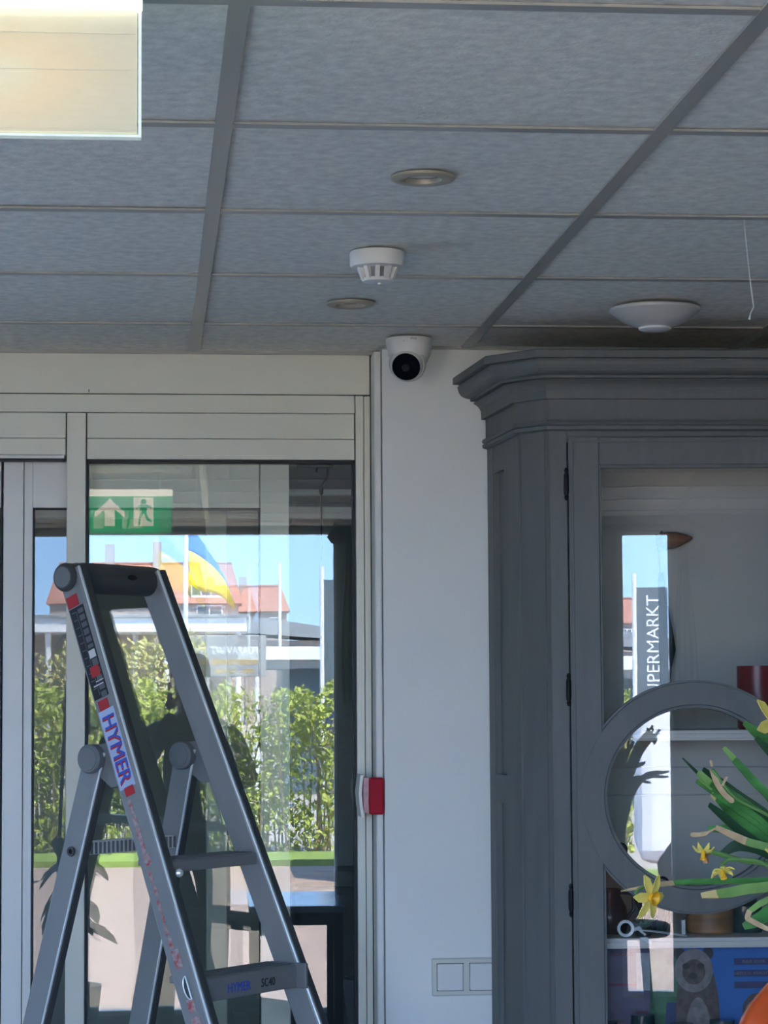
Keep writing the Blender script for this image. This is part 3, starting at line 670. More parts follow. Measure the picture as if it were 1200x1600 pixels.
def bottle(u, v, h, r, lab):
    b = put('green_bottle', lab, 'bottle', u, v+.004, .7955, 'dark green bottles in the cabinet')
    MB().lathe([(0,0), (r,0), (r*1.03,.005), (r,.80*h), (r*.60,.93*h), (r*.55,h), (r*.50,h), (0,.9*h)], seg=26).build('glass', K['dglass'], b)
    MB().lathe([(r*.62,h-.02), (r*.62,h+.004), (0,h+.004)], seg=18).build('cap', K['dglass'], b)
    return b
bottle(.112, .055, .165, .036, 'short dark green bottle at the far left in front of the carton')
bottle(.188, .060, .178, .040, 'tall dark green bottle in front of the mauve part of the carton')
bottle(.268, .058, .160, .038, 'dark green bottle under the animal face on the carton')
bottle(.352, .060, .165, .042, 'dark green bottle in front of the blue part of the carton')
# brown shape added inside the cabinet in place of the mirrored rod finial
fo = put('finial_standin', 'brown pointed stand-in added in the cabinet for the mirrored curtain rod finial', 'ornament', .316, .37, 1.972)
MB().lathe([(0,-.036), (.012,-.035), (.0185,-.022), (.019,-.004), (.016,.014), (.009,.032), (.003,.044), (0,.046)], (0,0,0), (.985,0,.10), 24).build('body', K['wood2'], fo)
for k in range(4): MB().lathe([(.0186-.001*k,-.002), (.0196-.001*k,0), (.0186-.001*k,.002)], (-.022+.011*k,0,.0006*k), (.985,0,.10), 24).build('carved_ring', K['wood'], fo)
MB().tube([(-.02,.0,.014), (-.02,.021,.02)], .0018, 6).build('peg', K['cord'], fo)
gr_ = put('curtain_cutout', 'dark green cloth ribbon added in the cabinet to stand in for the mirrored dark curtain', 'cutout', .291, .374, 1.70)  # dark shape added for the reflection of the curtain
fixn(MB().prism([(-.004,0,.20), (.003,0,.20), (.012,0,.14), (.026,0,.06), (.030,0,.03), (.020,0,-.01), (.016,0,-.07), (-.004,0,-.075), (-.006,0,.05)], (0,.012,0)).build('cloth', K['dgreen'], gr_))
MB().tube([(-.001,.006,.19), (-.006,.006,.27)], .0015, 6).build('string', K['cord'], gr_)

# ------------------------------------------------------------------ step ladder
AN = .8908; u = Vector((math.cos(AN), math.sin(AN), 0)); Pd = Vector((math.sin(AN), -math.cos(AN), 0)); dz = Vector((0,0,-1))
T0 = Vector((-.1491, 4.65, 1.8558)); WL = .2356; SP = .0485; FA, RA, RX = .4141, .254, -.1556
lad = thing('step_ladder', 'aluminium step ladder with charcoal top bar standing in front of the glass door', 'ladder', (T0.x+.1, T0.y+.45, 0))
lo = lad.location.copy()
def rail(s, h, rear):
    b = T0+u*(WL*s)+u*(SP*h*(1 if s else -1))+dz*h
    return b-Pd*(RX+RA*h) if rear else b+Pd*FA*h
LS = 1.08   # ladder set 8 % larger and farther than the first survey
LX = Matrix.Translation(-lo) @ Matrix.Translation((0,0,CZ)) @ Matrix.Scale(LS, 4) @ Matrix.Translation((0,0,-CZ))
def Lb(mb, name, m):
    o = mb.build(name, m, lad, None); o.data.transform(LX); return o
def beam(p0, p1, wq, tq, b, uoff=None):
    d = (p1-p0); n = d.normalized(); q = (Pd-n*Pd.dot(n)).normalized(); t = n.cross(q)
    if t.dot(u) < 0: t = -t
    return MB().obox((p0+p1)/2+t*(tq/2), d, q*wq, t*tq, b)
HB = T0.z-.1207-.012
for s in (0, 1):
    p0, p1 = rail(s, -.012, 0), rail(s, HB, 0)
    Lb(beam(p0, p1, .050, .026, .003), 'front_rail', K['rail'])
    d = (p1-p0).normalized(); q = (Pd-d*Pd.dot(d)).normalized()
    # front edge highlight and the dim front face beside it, set by colour
    Lb(beam(p0+q*.0255+u*.0008, p1+q*.0255+u*.0008, .005, .006, .002), 'edge_highlight', K['railedge'])
    Lb(beam(p0+q*.0262+u*.008, p1+q*.0262+u*.008, .004, .017, .001), 'dim_face_strip', K['dplastic'])
    r0, r1 = rail(s, .318, 1), rail(s, HB, 1)
    Lb(beam(r0, r1, .044, .024, .003), 'rear_rail', K['rail'])
    d = (r1-r0).normalized(); q = (Pd-d*Pd.dot(d)).normalized()
    Lb(beam(r0+q*.0225+u*.0006, r1+q*.0225+u*.0006, .004, .005, .0015), 'edge_highlight', K['railedge'])  # highlight on the rear rail edge, put into the colour
    Lb(beam(r0+q*.023+u*.008, r1+q*.023+u*.008, .004, .016, .001), 'dim_face_strip', K['dplastic'])  # dimness of the rear rail face as a dark strip
    for e in (0, 1):
        pe = rail(s, HB, e); Lb(MB().obox(pe+u*.013+dz*-.012, Pd*.062, u*.036, Vector((0,0,.048)), .006), 'rubber_foot', K['dplastic'])
    # pivot joint
    pc = rail(s, .335, 1); f0 = rail(s, .335, 0)
    pv = Lb(MB().lathe([(0,-.010), (.024,-.010), (.0265,-.007), (.0265,.020), (0,.020)], pc-u*.003, u, 36), 'pivot_joint', K['dplastic2'])
    Lb(MB().lathe([(.0,-.0112), (.0205,-.0112), (.0212,-.0095)], pc-u*.003, u, 32), 'pivot_cap', K['dplastic2'])
    Lb(MB().prism([pc+u*.006+Vector((0,0,.024)), f0+u*.006+Vector((0,0,.035)), f0+u*.006-Vector((0,0,.045))+Pd*.012, f0+u*.006-Vector((0,0,.052))-Pd*.028, pc+u*.006-Vector((0,0,.024))], u*.012), 'pivot_bracket', K['dplastic2'])
    fixn(lad.children[-1])
# top bar
c0 = T0-Pd*.008-u*.006; LT = WL+.046
Lb(MB().lathe([(0,-.004), (.022,-.004), (.0255,0), (.027,.004), (.027,.030), (.0285,.034), (.0285,LT-.05), (.0285,LT-.020), (.025,LT-.006), (.018,LT), (0,LT+.002)], c0, u, 44), 'top_bar', K['dplastic'])
Lb(MB().lathe([(0,-.0055), (.019,-.0055), (.0205,-.003)], c0, u, 36), 'end_cap', K['dplastic2'])
vd = (Vector((0,0,CZ))-(c0+u*.15)); vd = (vd-u*vd.dot(u)).normalized()
slot_c = c0+u*.165+(vd*.97+Vector((0,0,.22))).normalized()*.0275
nn = (slot_c-(c0+u*.165)).normalized(); ss = u.cross(nn)
Lb(MB().prism([slot_c+u*(.013*math.cos(a))+ss*(.0055*math.sin(a)) for a in [i*PI/10 for i in range(20)]], nn*.0016), 'slot', K['black']); fixn(lad.children[-1])
Lb(MB().obox(c0+u*.15+Vector((0,0,.0282)), u*.20, Pd*.012, Vector((0,0,.002)), .0008), 'bar_ridge', K['dplastic'])
# treads
def tread(h, lip, depth, m=K['rail']):
    a, b = rail(0, h, 0)+u*.024, rail(1, h, 0)+u*.002
    c = (a+b)/2; L_ = b-a
    t = Lb(MB().obox(c-Pd*.012+dz*.006, L_, Pd*depth, Vector((0,0,.012)), .002), 'tread', m)
    Lb(MB().obox(c+Pd*(depth/2-.014)+dz*(lip/2+.002), L_*.985, Pd*.010, Vector((0,0,lip)), .003), 'tread_lip', m)
    for k in range(4): Lb(MB().obox(c-Pd*(.012+depth/2-.012-k*(depth-.024)/3)+Vector((0,0,.0006)), L_*.99, Pd*.005, Vector((0,0,.0022)), .0008), 'tread_ridge', K['dplastic2'])
    return c, L_
hs = [.5151, .7187, .9223, 1.1259, 1.3295, 1.5331]
for k, h in enumerate(hs):
    c, L_ = tread(h, .020 if k == 0 else .040, .072 if k == 0 else .080)
    if k == 1:
        f = c+Pd*(.04-.014+.0052)+dz*.024
        text('HYMER', .024, f-L_*.16, u, (0,0,1), K['stk_blue'], None, 'step_lettering', .9); o = bpy.data.objects[-1] if False else [x for x in C.objects if x.name.startswith('step_lettering')][-1]; o.data.transform(LX); o.parent = lad
        t2 = text('SC40', .022, f+L_*.15, u, (0,0,1), K['stk_black'], None, 'step_code', .9); t2.data.transform(LX); t2.parent = lad
        Lb(MB().obox(rail(1, h, 0)-u*.004+Pd*.01+dz*.02, u*.008, Pd*.085, Vector((0,0,.046)), .002), 'tread_bracket', K['dplastic2'])
Lb(MB().lathe([(0,0), (.007,.001), (.008,.005), (.005,.010), (0,.011)], rail(0, .537, 0)+u*.03+Pd*.03, Pd, 16), 'rivet', K['railedge'])
# rear brace bars with ribbed face
for h in (.500, 1.05, 1.60):
    a, b = rail(0, h, 1)+u*.02, rail(1, h, 1)+u*.004; c = (a+b)/2; L_ = b-a
    Lb(MB().obox(c, L_, Pd*.030, Vector((0,0,.024)), .002), 'rear_brace', K['railedge'])
    n = 22
    for k in range(n): Lb(MB().obox(c+L_*((k+.5)/n-.5)+Pd*-.0 - u*0 + Pd*.0155, L_/n*.45, Pd*.003, Vector((0,0,.021))), 'brace_rib', K['dplastic2'])
    p = rail(0, h, 1)+dz*.004
    Lb(MB().lathe([(.005,-.001), (.005,-.0035), (.0085,-.0035), (.0095,-.001), (.0095,.001)], p, u, 24), 'rivet_ring', K['dplastic'])
    Lb(MB().lathe([(0,-.0012), (.0052,-.0012), (.0052,.0)], p, u, 18), 'rivet_bore', K['black'])
# stickers on the outer face of the left front rail
p0, p1 = rail(0, 0, 0), rail(0, 1, 0); dd = (p1-p0).normalized(); qq = (Pd-dd*Pd.dot(dd)).normalized(); nrm = dd.cross(qq)
if nrm.dot(u) > 0: nrm = -nrm
sc1 = (p1-p0).length
def stick(h0, h1, q0, q1, m, name, lvl=1, sk=0):
    pts = [rail(0, h0, 0)+qq*q0+dd*sk*q0, rail(0, h1, 0)+qq*q0+dd*sk*q0, rail(0, h1, 0)+qq*q1+dd*sk*q1, rail(0, h0, 0)+qq*q1+dd*sk*q1]
    o = Lb(MB().prism([p+nrm*.0002 for p in pts], nrm*(.0003*lvl)), name, m); fixn(o); return o
stick(.032, .053, -.021, .006, K['stk_red'], 'red_label')
stick(.055, .222, -.021, .014, K['stk_black'], 'warning_label')
hh = .060; rr = random.Random(3)
while hh < .215:
    L1 = rr.uniform(.006, .013)
    if .136 < hh < .152: hh += .004; continue
    stick(hh, hh+L1, -.002, .011, K['stk_grey'], 'label_picture', 2); hh += L1+.004
stick(.137, .151, -.004, .011, K['stk_white'], 'label_patch', 3); stick(.165, .184, -.012, .009, K['stk_red'], 'label_patch', 3)
stick(.062, .216, -.0065, -.0052, K['stk_grey'], 'label_rule', 2)
for k in range(11): stick(.062+.014*k, .0635+.014*k, -.017, -.008, K['stk_grey'], 'label_rule', 2)
stick(.192, .1935, -.006, .012, K['stk_white'], 'label_rule', 3); stick(.198, .2, -.014, .010, K['stk_white'], 'label_rule', 3)
stick(.226, .244, -.016, .008, K['stk_red'], 'red_label'); stick(.244, .385, -.021, .0165, K['stk_lblue'], 'brand_label'); stick(.383, .399, -.012, .010, K['stk_red'], 'red_label')
for s_, m_, lv, dq in (('HYMER', K['stk_red'], 2, .0035), ('HYMER', K['stk_blue'], 3, 0)):
    c = rail(0, .314, 0)-qq*.0025+nrm*(.0003*lv+.0004)+dd*dq-qq*dq*.3
    t = text(s_, .0405, c, dd, qq, m_, None, 'brand_lettering', 1.02); t.data.transform(LX); t.parent = lad
m = mat('worn_red_print', (.40, .055, .05), .5, var=.5, scale=120, col2=(.42, .40, .40)); K['worn'] = m
for a, b, q0, q1 in ((.405,.43,-.012,-.004), (.432,.452,-.012,-.003), (.455,.478,-.012,-.002), (.48,.50,-.011,-.002), (.502,.522,-.012,.002), (.53,.552,-.011,-.004), (.556,.575,-.010,-.003), (.58,.60,-.011,-.004), (.604,.622,-.010,-.004), (.626,.642,-.011,-.003), (.646,.665,-.011,-.002), (.668,.70,-.010,.006), (.752,.775,-.008,.008), (.782,.80,-.008,.010), (.806,.83,-.008,.010)):
    stick(a, b, q0, q1, K['worn'], 'worn_lettering', 1)
for hq in (.735,):
    c = rail(0, hq, 0)+nrm*.001-qq*.003; P = []
    for k in range(25):
        a = -PI/2+PI*k/24; P.append(c+dd*(.022*math.sin(a))*.95-qq*(.0105*math.cos(a))+qq*.0085)
    P.append(P[0]); Lb(MB().tube(P, .0014, 6), 'rung_rim', K['railedge'])
    Lb(MB().prism([p-nrm*.0004 for p in P[:-1]], nrm*.0006), 'rung_end', K['dplastic']); fixn(lad.children[-1])

# ------------------------------------------------------------------ daffodil pot on a stand, right foreground
PX, PY, PZ = .947, 3.65, 1.045
stn = thing('plant_stand', 'dark round plant stand carrying the orange pot, just below the frame', 'stand', (PX, PY, 0))
MB().lathe([(0,PZ-.03), (.15,PZ-.03), (.155,PZ-.026), (.155,PZ-.004), (.15,PZ), (0,PZ)], seg=40).build('stand_top', K['wood'], stn)
for k in range(3):
    a = k*2*PI/3+.3; MB().tube([(.09*math.cos(a), .09*math.sin(a), PZ-.03), (.16*math.cos(a), .16*math.sin(a), 0)], .012, 10).build('leg', K['dark'], stn)
dp = thing('potted_daffodils', 'orange pot of green daffodils with small yellow flowers before the cabinet', 'plant', (PX, PY, PZ))
MB().lathe([(0,0), (.055,0), (.062,.004), (.080,.030), (.086,.060), (.083,.085), (.075,.107), (.062,.128), (.047,.146), (.037,.157), (.034,.161), (.030,.159), (.034,.15), (.06,.12), (.07,.08), (.05,.02), (0,.02)], seg=48).build('pot', K['orange'], dp)
MB().lathe([(0,.148), (.030,.148), (.034,.142)], seg=28).build('soil', K['dark'], dp)
UN = .00094
def D(x, y, d=0): return Vector((.911-PX+(x-1200)*UN, d*1.26, 1.206-PZ-(y-1535)*UN))
def curve(pts, n=5):
    """Catmull-Rom through points"""
    P = [Vector(p) for p in pts]; P = [P[0]*2-P[1]]+P+[P[-1]*2-P[-2]]; out = []
    for i in range(1, len(P)-2):
        for k in range(n):
            t = k/n; a, b, c, d = P[i-1:i+3]
            out.append(.5*((2*b)+(c-a)*t+(2*a-5*b+4*c-d)*t*t+(3*b-a-3*c+d)*t**3))
    return out+[P[-2]]
def dleaf(pts, w0, m=K['leaf'], tip=None, tipfrac=.12, nrm=(0.1,-1,.35), name='leaf', taper=.25):
    P = curve(pts); n = len(P); wd = []
    for i in range(n):
        t = i/(n-1); wd.append(1.22*w0*UN*(1 if t < .7 else 1-(1-taper)*((t-.7)/.3)**2))
    k = n if not tip else max(2, int(n*(1-tipfrac)))
    o = MB().blade(P[:k], wd[:k], nrm).build(name, m, dp)
    if tip: MB().blade(P[k-1:], wd[k-1:], nrm).build('leaf_tip', tip, o)
    return o
base = (1235, 1560)
dleaf([D(1232,1565,0), D(1262,1440,-.01), D(1235,1378,-.03), D(1150,1372,-.04), D(1040,1373,-.045), D(955,1384,-.05)], 10, tip=K['dry'], tipfrac=.18, nrm=(0,-.6,.8), taper=.12)
dleaf([D(1236,1565,-.01), D(1262,1450,-.02), D(1225,1385,-.05), D(1160,1382,-.06), D(1120,1388,-.06), D(1077,1391,-.065)], 15, m=K['leaf2'], tip=K['tipy'], tipfrac=.10, nrm=(0,-.8,.6), taper=.5)
dleaf([D(1225,1565,-.02), D(1240,1440,-.05), D(1205,1397,-.06), D(1172,1402,-.07), D(1149,1415,-.075)], 8, m=K['leaf2'], taper=.8)
dleaf([D(1149,1414,-.075), D(1145,1424,-.077), D(1150,1429,-.077), D(1185,1447,-.08)], 7, m=K['dry'], taper=.6)
dleaf([D(1230,1565,.01), D(1245,1460,-.02), D(1210,1418,-.03), D(1175,1432,-.04), D(1150,1443,-.04)], 17, taper=.5)
for dx, dy, ww, mm_, t in ((0,0,17,K['leaf'],K['leaf2']), (9,-6,13,K['leafdk'],None), (4,8,15,K['leaf'],K['leaf2']), (30,42,12,K['leaf'],None), (14,14,11,K['leaf2'],None), (-2,12,12,K['leaf'],None), (22,34,14,K['leaf'],K['tipy']), (18,50,15,K['leafdk'],None), (34,20,12,K['leaf2'],None)):
    dleaf([D(1236,1562,.01), D(1270,1420,.02+dx*.001), D(1225+dx*.4,1305+dy,.01), D(1150+dx*.6,1245+dy,0+dx*.0006), D(1092+dx,1206+dy,-.005)], ww, mm_, t, .05, taper=.45)
dleaf([D(1240,1562,.02), D(1280,1400,.03), D(1230,1270,.02), D(1185,1215,.02), D(1142,1167,.02)], 12, K['leaf'], K['leaf2'], .05, taper=.5)
dleaf([D(1240,1562,.02), D(1275,1420,.04), D(1190,1290,.05), D(1120,1220,.05), D(1084,1184,.05)], 5, K['leafdk'], taper=.3)
dleaf([D(1240,1562,0), D(1290,1350,0), D(1245,1215,-.01), D(1200,1160,-.02), D(1163,1127,-.02)], 17, K['leaf'], taper=.4)
dleaf([D(1245,1562,0), D(1300,1330,-.02), D(1260,1230,-.03), D(1215,1190,-.04), D(1175,1150,-.04)], 15, K['leafdk'], taper=.4)
dleaf([D(1236,1562,-.01), D(1262,1420,-.02), D(1215,1335,-.03), D(1160,1312,-.03), D(1112,1290,-.03)], 11, K['leaf2'], K['dry'], .2, taper=.6)
dleaf([D(1238,1562,.01), D(1268,1430,.01), D(1220,1345,0), D(1165,1320,0), D(1128,1334,0)], 17, K['leafdk'], taper=.35)
dleaf([D(1238,1562,.01), D(1268,1430,.01), D(1225,1330,.03), D(1170,1300,.03), D(1118,1296,.03)], 14, K['leaf'], taper=.5)
dleaf([D(1195,1545,-.06), D(1205,1500,-.08), D(1196,1545,-.09), D(1184,1580,-.09), D(1188,1618,-.08)], 18, K['leaf'], taper=.4)
dleaf([D(1232,1562,0), D(1250,1500,-.02), D(1226,1480,-.05), D(1206,1520,-.07), D(1195,1560,-.075)], 22, K['leaf2'], taper=.4)
rr2 = random.Random(21)
for k in range(11):   # leaves on the far right side of the clump
    tx, ty = 1290+rr2.uniform(0, 115), 1125+rr2.uniform(0, 120)+k*12
    dleaf([D(1238+rr2.uniform(-8,8),1562,.0), D(1258+k,1440,.01*rr2.uniform(-2,2)), D((1262+tx)/2-4, (1400+ty)/2-35, rr2.uniform(-.03,.05)), D(tx, ty, rr2.uniform(-.03,.07))], rr2.uniform(9, 15), K['leaf'] if k % 2 else K['leafdk'], taper=.35)
def fstem(pts, r=2.6): MB().tube(curve(pts), r*UN, 8).build('flower_stem', K['stem'], dp)
fstem([D(1234,1562,0), D(1262,1440,-.02), D(1215,1358,-.03), D(1150,1341,-.035), D(1096,1325,-.04)], 4)
fstem([D(1234,1562,0), D(1255,1450,-.03), D(1190,1352,-.05), D(1130,1338,-.055), D(1110,1346,-.06)], 3)
fstem([D(1234,1562,-.01), D(1268,1380,0), D(1225,1290,0), D(1150,1245,-.01), D(1113,1200,-.012)], 3)
fstem([D(1000,1378,-.05), D(985,1380,-.052), D(977,1388,-.055), D(984,1393,-.056)], 2)
fstem([D(1240,1562,-.02), D(1275,1440,-.06), D(1235,1355,-.08), D(1198,1322,-.085)], 3)
fstem([D(1245,1562,0), D(1300,1330,-.03), D(1260,1190,-.05), D(1215,1130,-.06), D(1192,1122,-.06)], 3)
db = MB().blade(curve([D(1113,1200,-.012), D(1120,1222,-.014), D(1132,1240,-.015), D(1146,1252,-.015)]), [9*UN]*15+[3*UN], (0,-1,.2)); db.v and db.build('dried_flower', K['dry'], dp)
MB().blade(curve([D(1112,1196,-.014), D(1110,1186,-.014)]), 4*UN).blade(curve([D(1128,1226,-.014), D(1136,1212,-.014)]), 4*UN).build('dried_flower', K['dry'], dp)
MB().blade(curve([D(1112,1291,-.03), D(1092,1300,-.03), D(1072,1301,-.03)]), [3*UN]*4+[7*UN]*4+[8*UN]*2+[5*UN], (0,-1,.3)).build('withered_bud', K['dry'], dp)
MB().tube(curve([D(1100,1325,-.04), D(1094,1333,-.03), D(1096,1345,-.03)]), .005, 8).build('flower_sheath', K['wood'], dp)
def flower(x, y, d, face, size, npet=6, tl=1.0, droop=.15, roll=0):
    c = D(x, y, d); F = Vector(face).normalized(); s = F.orthogonal().normalized(); t_ = F.cross(s)
    fl_ = MB().lathe([(.16*size,0), (.20*size,.25*size*tl), (.24*size,.44*size*tl), (.30*size,.50*size*tl), (.27*size,.49*size*tl), (.2*size,.3*size*tl), (.10*size,.02*size), (.16*size,0)], c, F, 20).build('flower', K['trump'], dp)
    for k in range(npet):
        a = 2*PI*k/npet+roll; r = (s*math.cos(a)+t_*math.sin(a))
        MB().blade([c+r*.10*size, c+r*.4*size+F*.03*size, c+r*.75*size+F*(-droop*.2)*size, c+r*1.02*size-F*droop*size], [.20*size, .42*size, .40*size, .06*size], tuple(F)).build('petal', K['petal'], fl_)
    MB().lathe([(0,-.45*size), (.09*size,-.42*size), (.10*size,-.2*size), (.15*size,0)], c, F, 12).build('ovary', K['stem'], fl_)
flower(1087, 1326, -.045, (-.15,-.45,-.9), .016, tl=1.5, droop=.5)
flower(1110, 1354, -.065, (.10,-.5,-.85), .018, tl=1.35, droop=-.3, roll=.4)
flower(1000, 1394, -.058, (.62,-.68,-.15), .036, tl=.5, droop=.1, roll=.3)
flower(1194, 1128, -.065, (.75,-.6,.15), .045, tl=.8, droop=.1, roll=.5)
flower(1199, 1328, -.09, (-.2,-.6,-.75), .027, tl=1.2, droop=.2)

flower(1318, 1150, .02, (.4,-.6,-.5), .036, tl=1.1, droop=.2); flower(1352, 1200, .03, (.7,.3,-.3), .034, tl=1.1, droop=.2)
fstem([D(1240,1562,0), D(1262,1400,0), D(1296,1210,.02), D(1316,1146,.02)], 3); fstem([D(1240,1562,0), D(1266,1400,0), D(1318,1255,.03), D(1349,1203,.03)], 3)
# ------------------------------------------------------------------ things near the window, mirrored in the glass
tb = thing('display_table', 'low glossy blue-grey table by the shop window, mirrored in the door glass', 'table', (.48, -.10, 0))
MB().box(-.20, .22, -.40, .36, .665, .695, .004).build('table_top', K['table'], tb)
for x in (-.17, .19):
    for y in (-.37, .33): MB().box(x-.02, x+.02, y-.02, y+.02, 0, .666).build('leg', K['dark'], tb)
MB().box(-.18, .20, -.38, .34, .61, .664).build('apron', K['dark'], tb)
cr_ = thing('curtain_rod', 'short curtain rod with brown turned finials above the narrow window', 'curtain rod', (1.02, -.545, 2.352))
MB().tube([(-.28,0,0), (.26,0,0)], .012, 12).build('rod', K['dark'], cr_)
MB().lathe([(0,0), (.030,.002), (.038,.03), (.034,.07), (.020,.11), (.006,.145), (0,.148)], (.26,0,0), (1,0,-.05), 24).build('finial', K['wood2'], cr_)
MB().lathe([(0,0), (.03,.0), (.04,.03), (.03,.06), (0,.08)], (-.28,0,0), (-1,0,-.05), 20).build('finial', K['dark'], cr_)
def curtain(x, wtop, wmid, z0, z1, lab):
    m = MB(); n = 24; rows = 14; vs = []; fs = []
    for j in range(rows+1):
        t = j/rows; z = z1+(z0-z1)*t; wv = wtop+(wmid-wtop)*math.sin(PI*min(1, t*1.0)*.75)**2
        for i in range(n+1):
            a = i/n; vs.append((x+(a-.5)*wv, -.535+.022*math.sin(a*PI*9+t), z))
    for j in range(rows):
        for i in range(n): fs.append((j*(n+1)+i, j*(n+1)+i+1, (j+1)*(n+1)+i+1, (j+1)*(n+1)+i))
    o = m.add(vs, fs, True).build('curtain', K['curtain']); md = o.modifiers.new('s', 'SOLIDIFY'); md.thickness = .006
    return tag(o, lab, 'curtain', None)
curtain(.79, .085, .14, 1.56, 2.337, 'dark gathered curtain between the two shop windows, mirrored in the door glass')
curtain(1.325, .035, .12, 1.40, 2.337, 'narrow dark curtain right of the narrow window, mirrored in the cabinet glass')
# house plants
def leafmesh():
    m = MB().blade([(0,0,0), (.2,0,.02), (.5,0,.03), (.8,0,.0), (1,0,-.06)], [.10,.36,.48,.30,.02], (0,0,1), th=.01)
    me = bpy.data.meshes.new('leaf'); me.from_pydata(m.v, [], m.f); me.materials.append(K['houseleaf']); me.polygons.foreach_set('use_smooth', [True]*len(m.f)); return me
LM = leafmesh(); LW = LM.copy(); LW.materials.clear(); LW.materials.append(K['spathe'])
def houseplant(x, y, zb, stems, lab, ls=.2, seed=1, flowers=0, mpot='clay'):
    r = random.Random(seed); p = thing('house_plant', lab, 'plant', (x, y, 0))
    MB().lathe([(0,0), (.10,0), (.105,.01), (.14,.30), (.13,.30), (.11,.27), (0,.27)], seg=28).build('planter', K[mpot], p)
    for (tx, ty, tz, nl) in stems:
        P = curve([(0,0,.26), (tx*.25,ty*.25,.26+(tz-.26)*.4), (tx*.6,ty*.6,.26+(tz-.26)*.75), (tx,ty,tz)], 4)
        st = MB().tube(P, .009, 7).build('stem', K['leafdk'], p)
        for k in range(nl):
            t = .25+.75*(k+r.random())/nl; q = P[min(len(P)-1, int(t*(len(P)-1)))]
            o = bpy.data.objects.new('leaf', LM); C.objects.link(o); o.parent = p; s = ls*r.uniform(.6, 1.15)
            o.location = q; o.scale = (s, s, s); o.rotation_euler = (r.uniform(-.5,.5), r.uniform(-.5,.9), r.uniform(0, 6.28))
    for k in range(flowers):
        a = r.uniform(0, 6.28); z = r.uniform(.55, 1.4); o = bpy.data.objects.new('white_spathe', LW); C.objects.link(o); o.parent = p
        o.location = (.30+.12*math.cos(a), .06*math.sin(a), z); s = r.uniform(.10, .16); o.scale = (s, s*.7, s); o.rotation_euler = (r.uniform(-.4,.4), -1.2+r.uniform(-.3,.3), a)
    return p
houseplant(-.52, -.32, 0, [(.08,0,2.02,7), (.17,.03,1.75,8), (.22,-.04,1.35,9), (.12,.05,1.0,7)], 'tall dark leafy plant by the shop window, mirrored left of the photographer', .19, 4)
houseplant(-1.0, -.30, 0, [(.27,0,1.30,9), (.36,.04,1.0,8), (.30,-.05,.75,7)], 'white-flowered leafy plant mirrored in the left leaf of the door', .17, 9, 14)
houseplant(.86, -.44, 0, [(-.09,0,1.60,9), (-.02,.02,1.35,9), (-.11,.04,1.05,8)], 'dark leafy plant mirrored at the right edge of the door glass', .13, 12)

# photographer (seen only as a mirrored silhouette)
def skinbody(name, verts, edges, root, m, parent, lv=2):
    me = bpy.data.meshes.new(name); me.from_pydata([v[0] for v in verts], edges, [])
    o = bpy.data.objects.new(name, me); C.objects.link(o)
    sk = o.modifiers.new('skin', 'SKIN'); sk.use_smooth_shade = True
    for i, v in enumerate(verts):
        r = v[1]; r = (r, r) if not isinstance(r, tuple) else r; me.skin_vertices[0].data[i].radius = r
    me.skin_vertices[0].data[root].use_root = True
    ss = o.modifiers.new('sub', 'SUBSURF'); ss.levels = lv; ss.render_levels = lv
    me2 = bpy.data.meshes.new_from_object(o.evaluated_get(bpy.context.evaluated_depsgraph_get()))
    C.objects.unlink(o); bpy.data.objects.remove(o)
    me2.materials.clear(); me2.materials.append(m); me2.name = name
    for p in me2.polygons: p.use_smooth = True
    q = bpy.data.objects.new(name, me2); C.objects.link(q); q.parent = parent; return q
ps = thing('person', 'person in dark jacket and grey cap holding up a phone, mirrored in the door', 'person', (.02, -.40, 0), PI)
# local frame: faces -Y after the half turn -> build facing +y then turned; here +y is behind
fy = -1
V = [((0,0,.95),.13), ((0,0,1.12),.125), ((0,0,1.30),.145), ((0,.0,1.44),.10), ((0,fy*.01,1.53),.055), ((0,fy*.02,1.60),.075), ((0,fy*.025,1.68),.088), ((0,fy*.01,1.75),.06),
     ((.19,0,1.42),.065), ((.27,fy*.08,1.20),.055), ((.13,fy*.30,1.42),.042), ((.075,fy*.345,1.53),.030),
     ((-.19,0,1.42),.065), ((-.27,fy*.08,1.20),.055), ((-.13,fy*.30,1.42),.042), ((-.075,fy*.345,1.53),.030),
     ((.10,0,.88),.10), ((.115,fy*.01,.50),.068), ((.12,0,.10),.045), ((.125,fy*.14,.04),.038),
     ((-.10,0,.88),.10), ((-.115,fy*.01,.50),.068), ((-.12,0,.10),.045), ((-.125,fy*.14,.04),.038)]
Eg = [(0,1),(1,2),(2,3),(3,4),(4,5),(5,6),(6,7),(3,8),(8,9),(9,10),(10,11),(3,12),(12,13),(13,14),(14,15),(0,16),(16,17),(17,18),(18,19),(0,20),(20,21),(21,22),(22,23)]
body = skinbody('body', V, Eg, 0, K['coat'], ps)
body.data.materials.append(K['skin']); body.data.materials.append(K['trous'])
for p in body.data.polygons:
    c = p.center
    if c.z > 1.52 and abs(c.x) < .11 and c.y > -.2: p.material_index = 1
    elif c.z < .93 and abs(c.x) < .24: p.material_index = 2
MB().lathe([(.092,1.70-.01), (.094,1.73), (.082,1.775), (.05,1.80), (0,1.808)], (0,fy*.02,0), seg=28).build('cap', K['cap'], ps)
MB().prism([(.07*math.cos(a), fy*(.10+.06*math.sin(a)), 1.705) for a in [PI*i/10 for i in range(11)]], (0,0,.008)).build('cap_peak', K['cap'], ps)
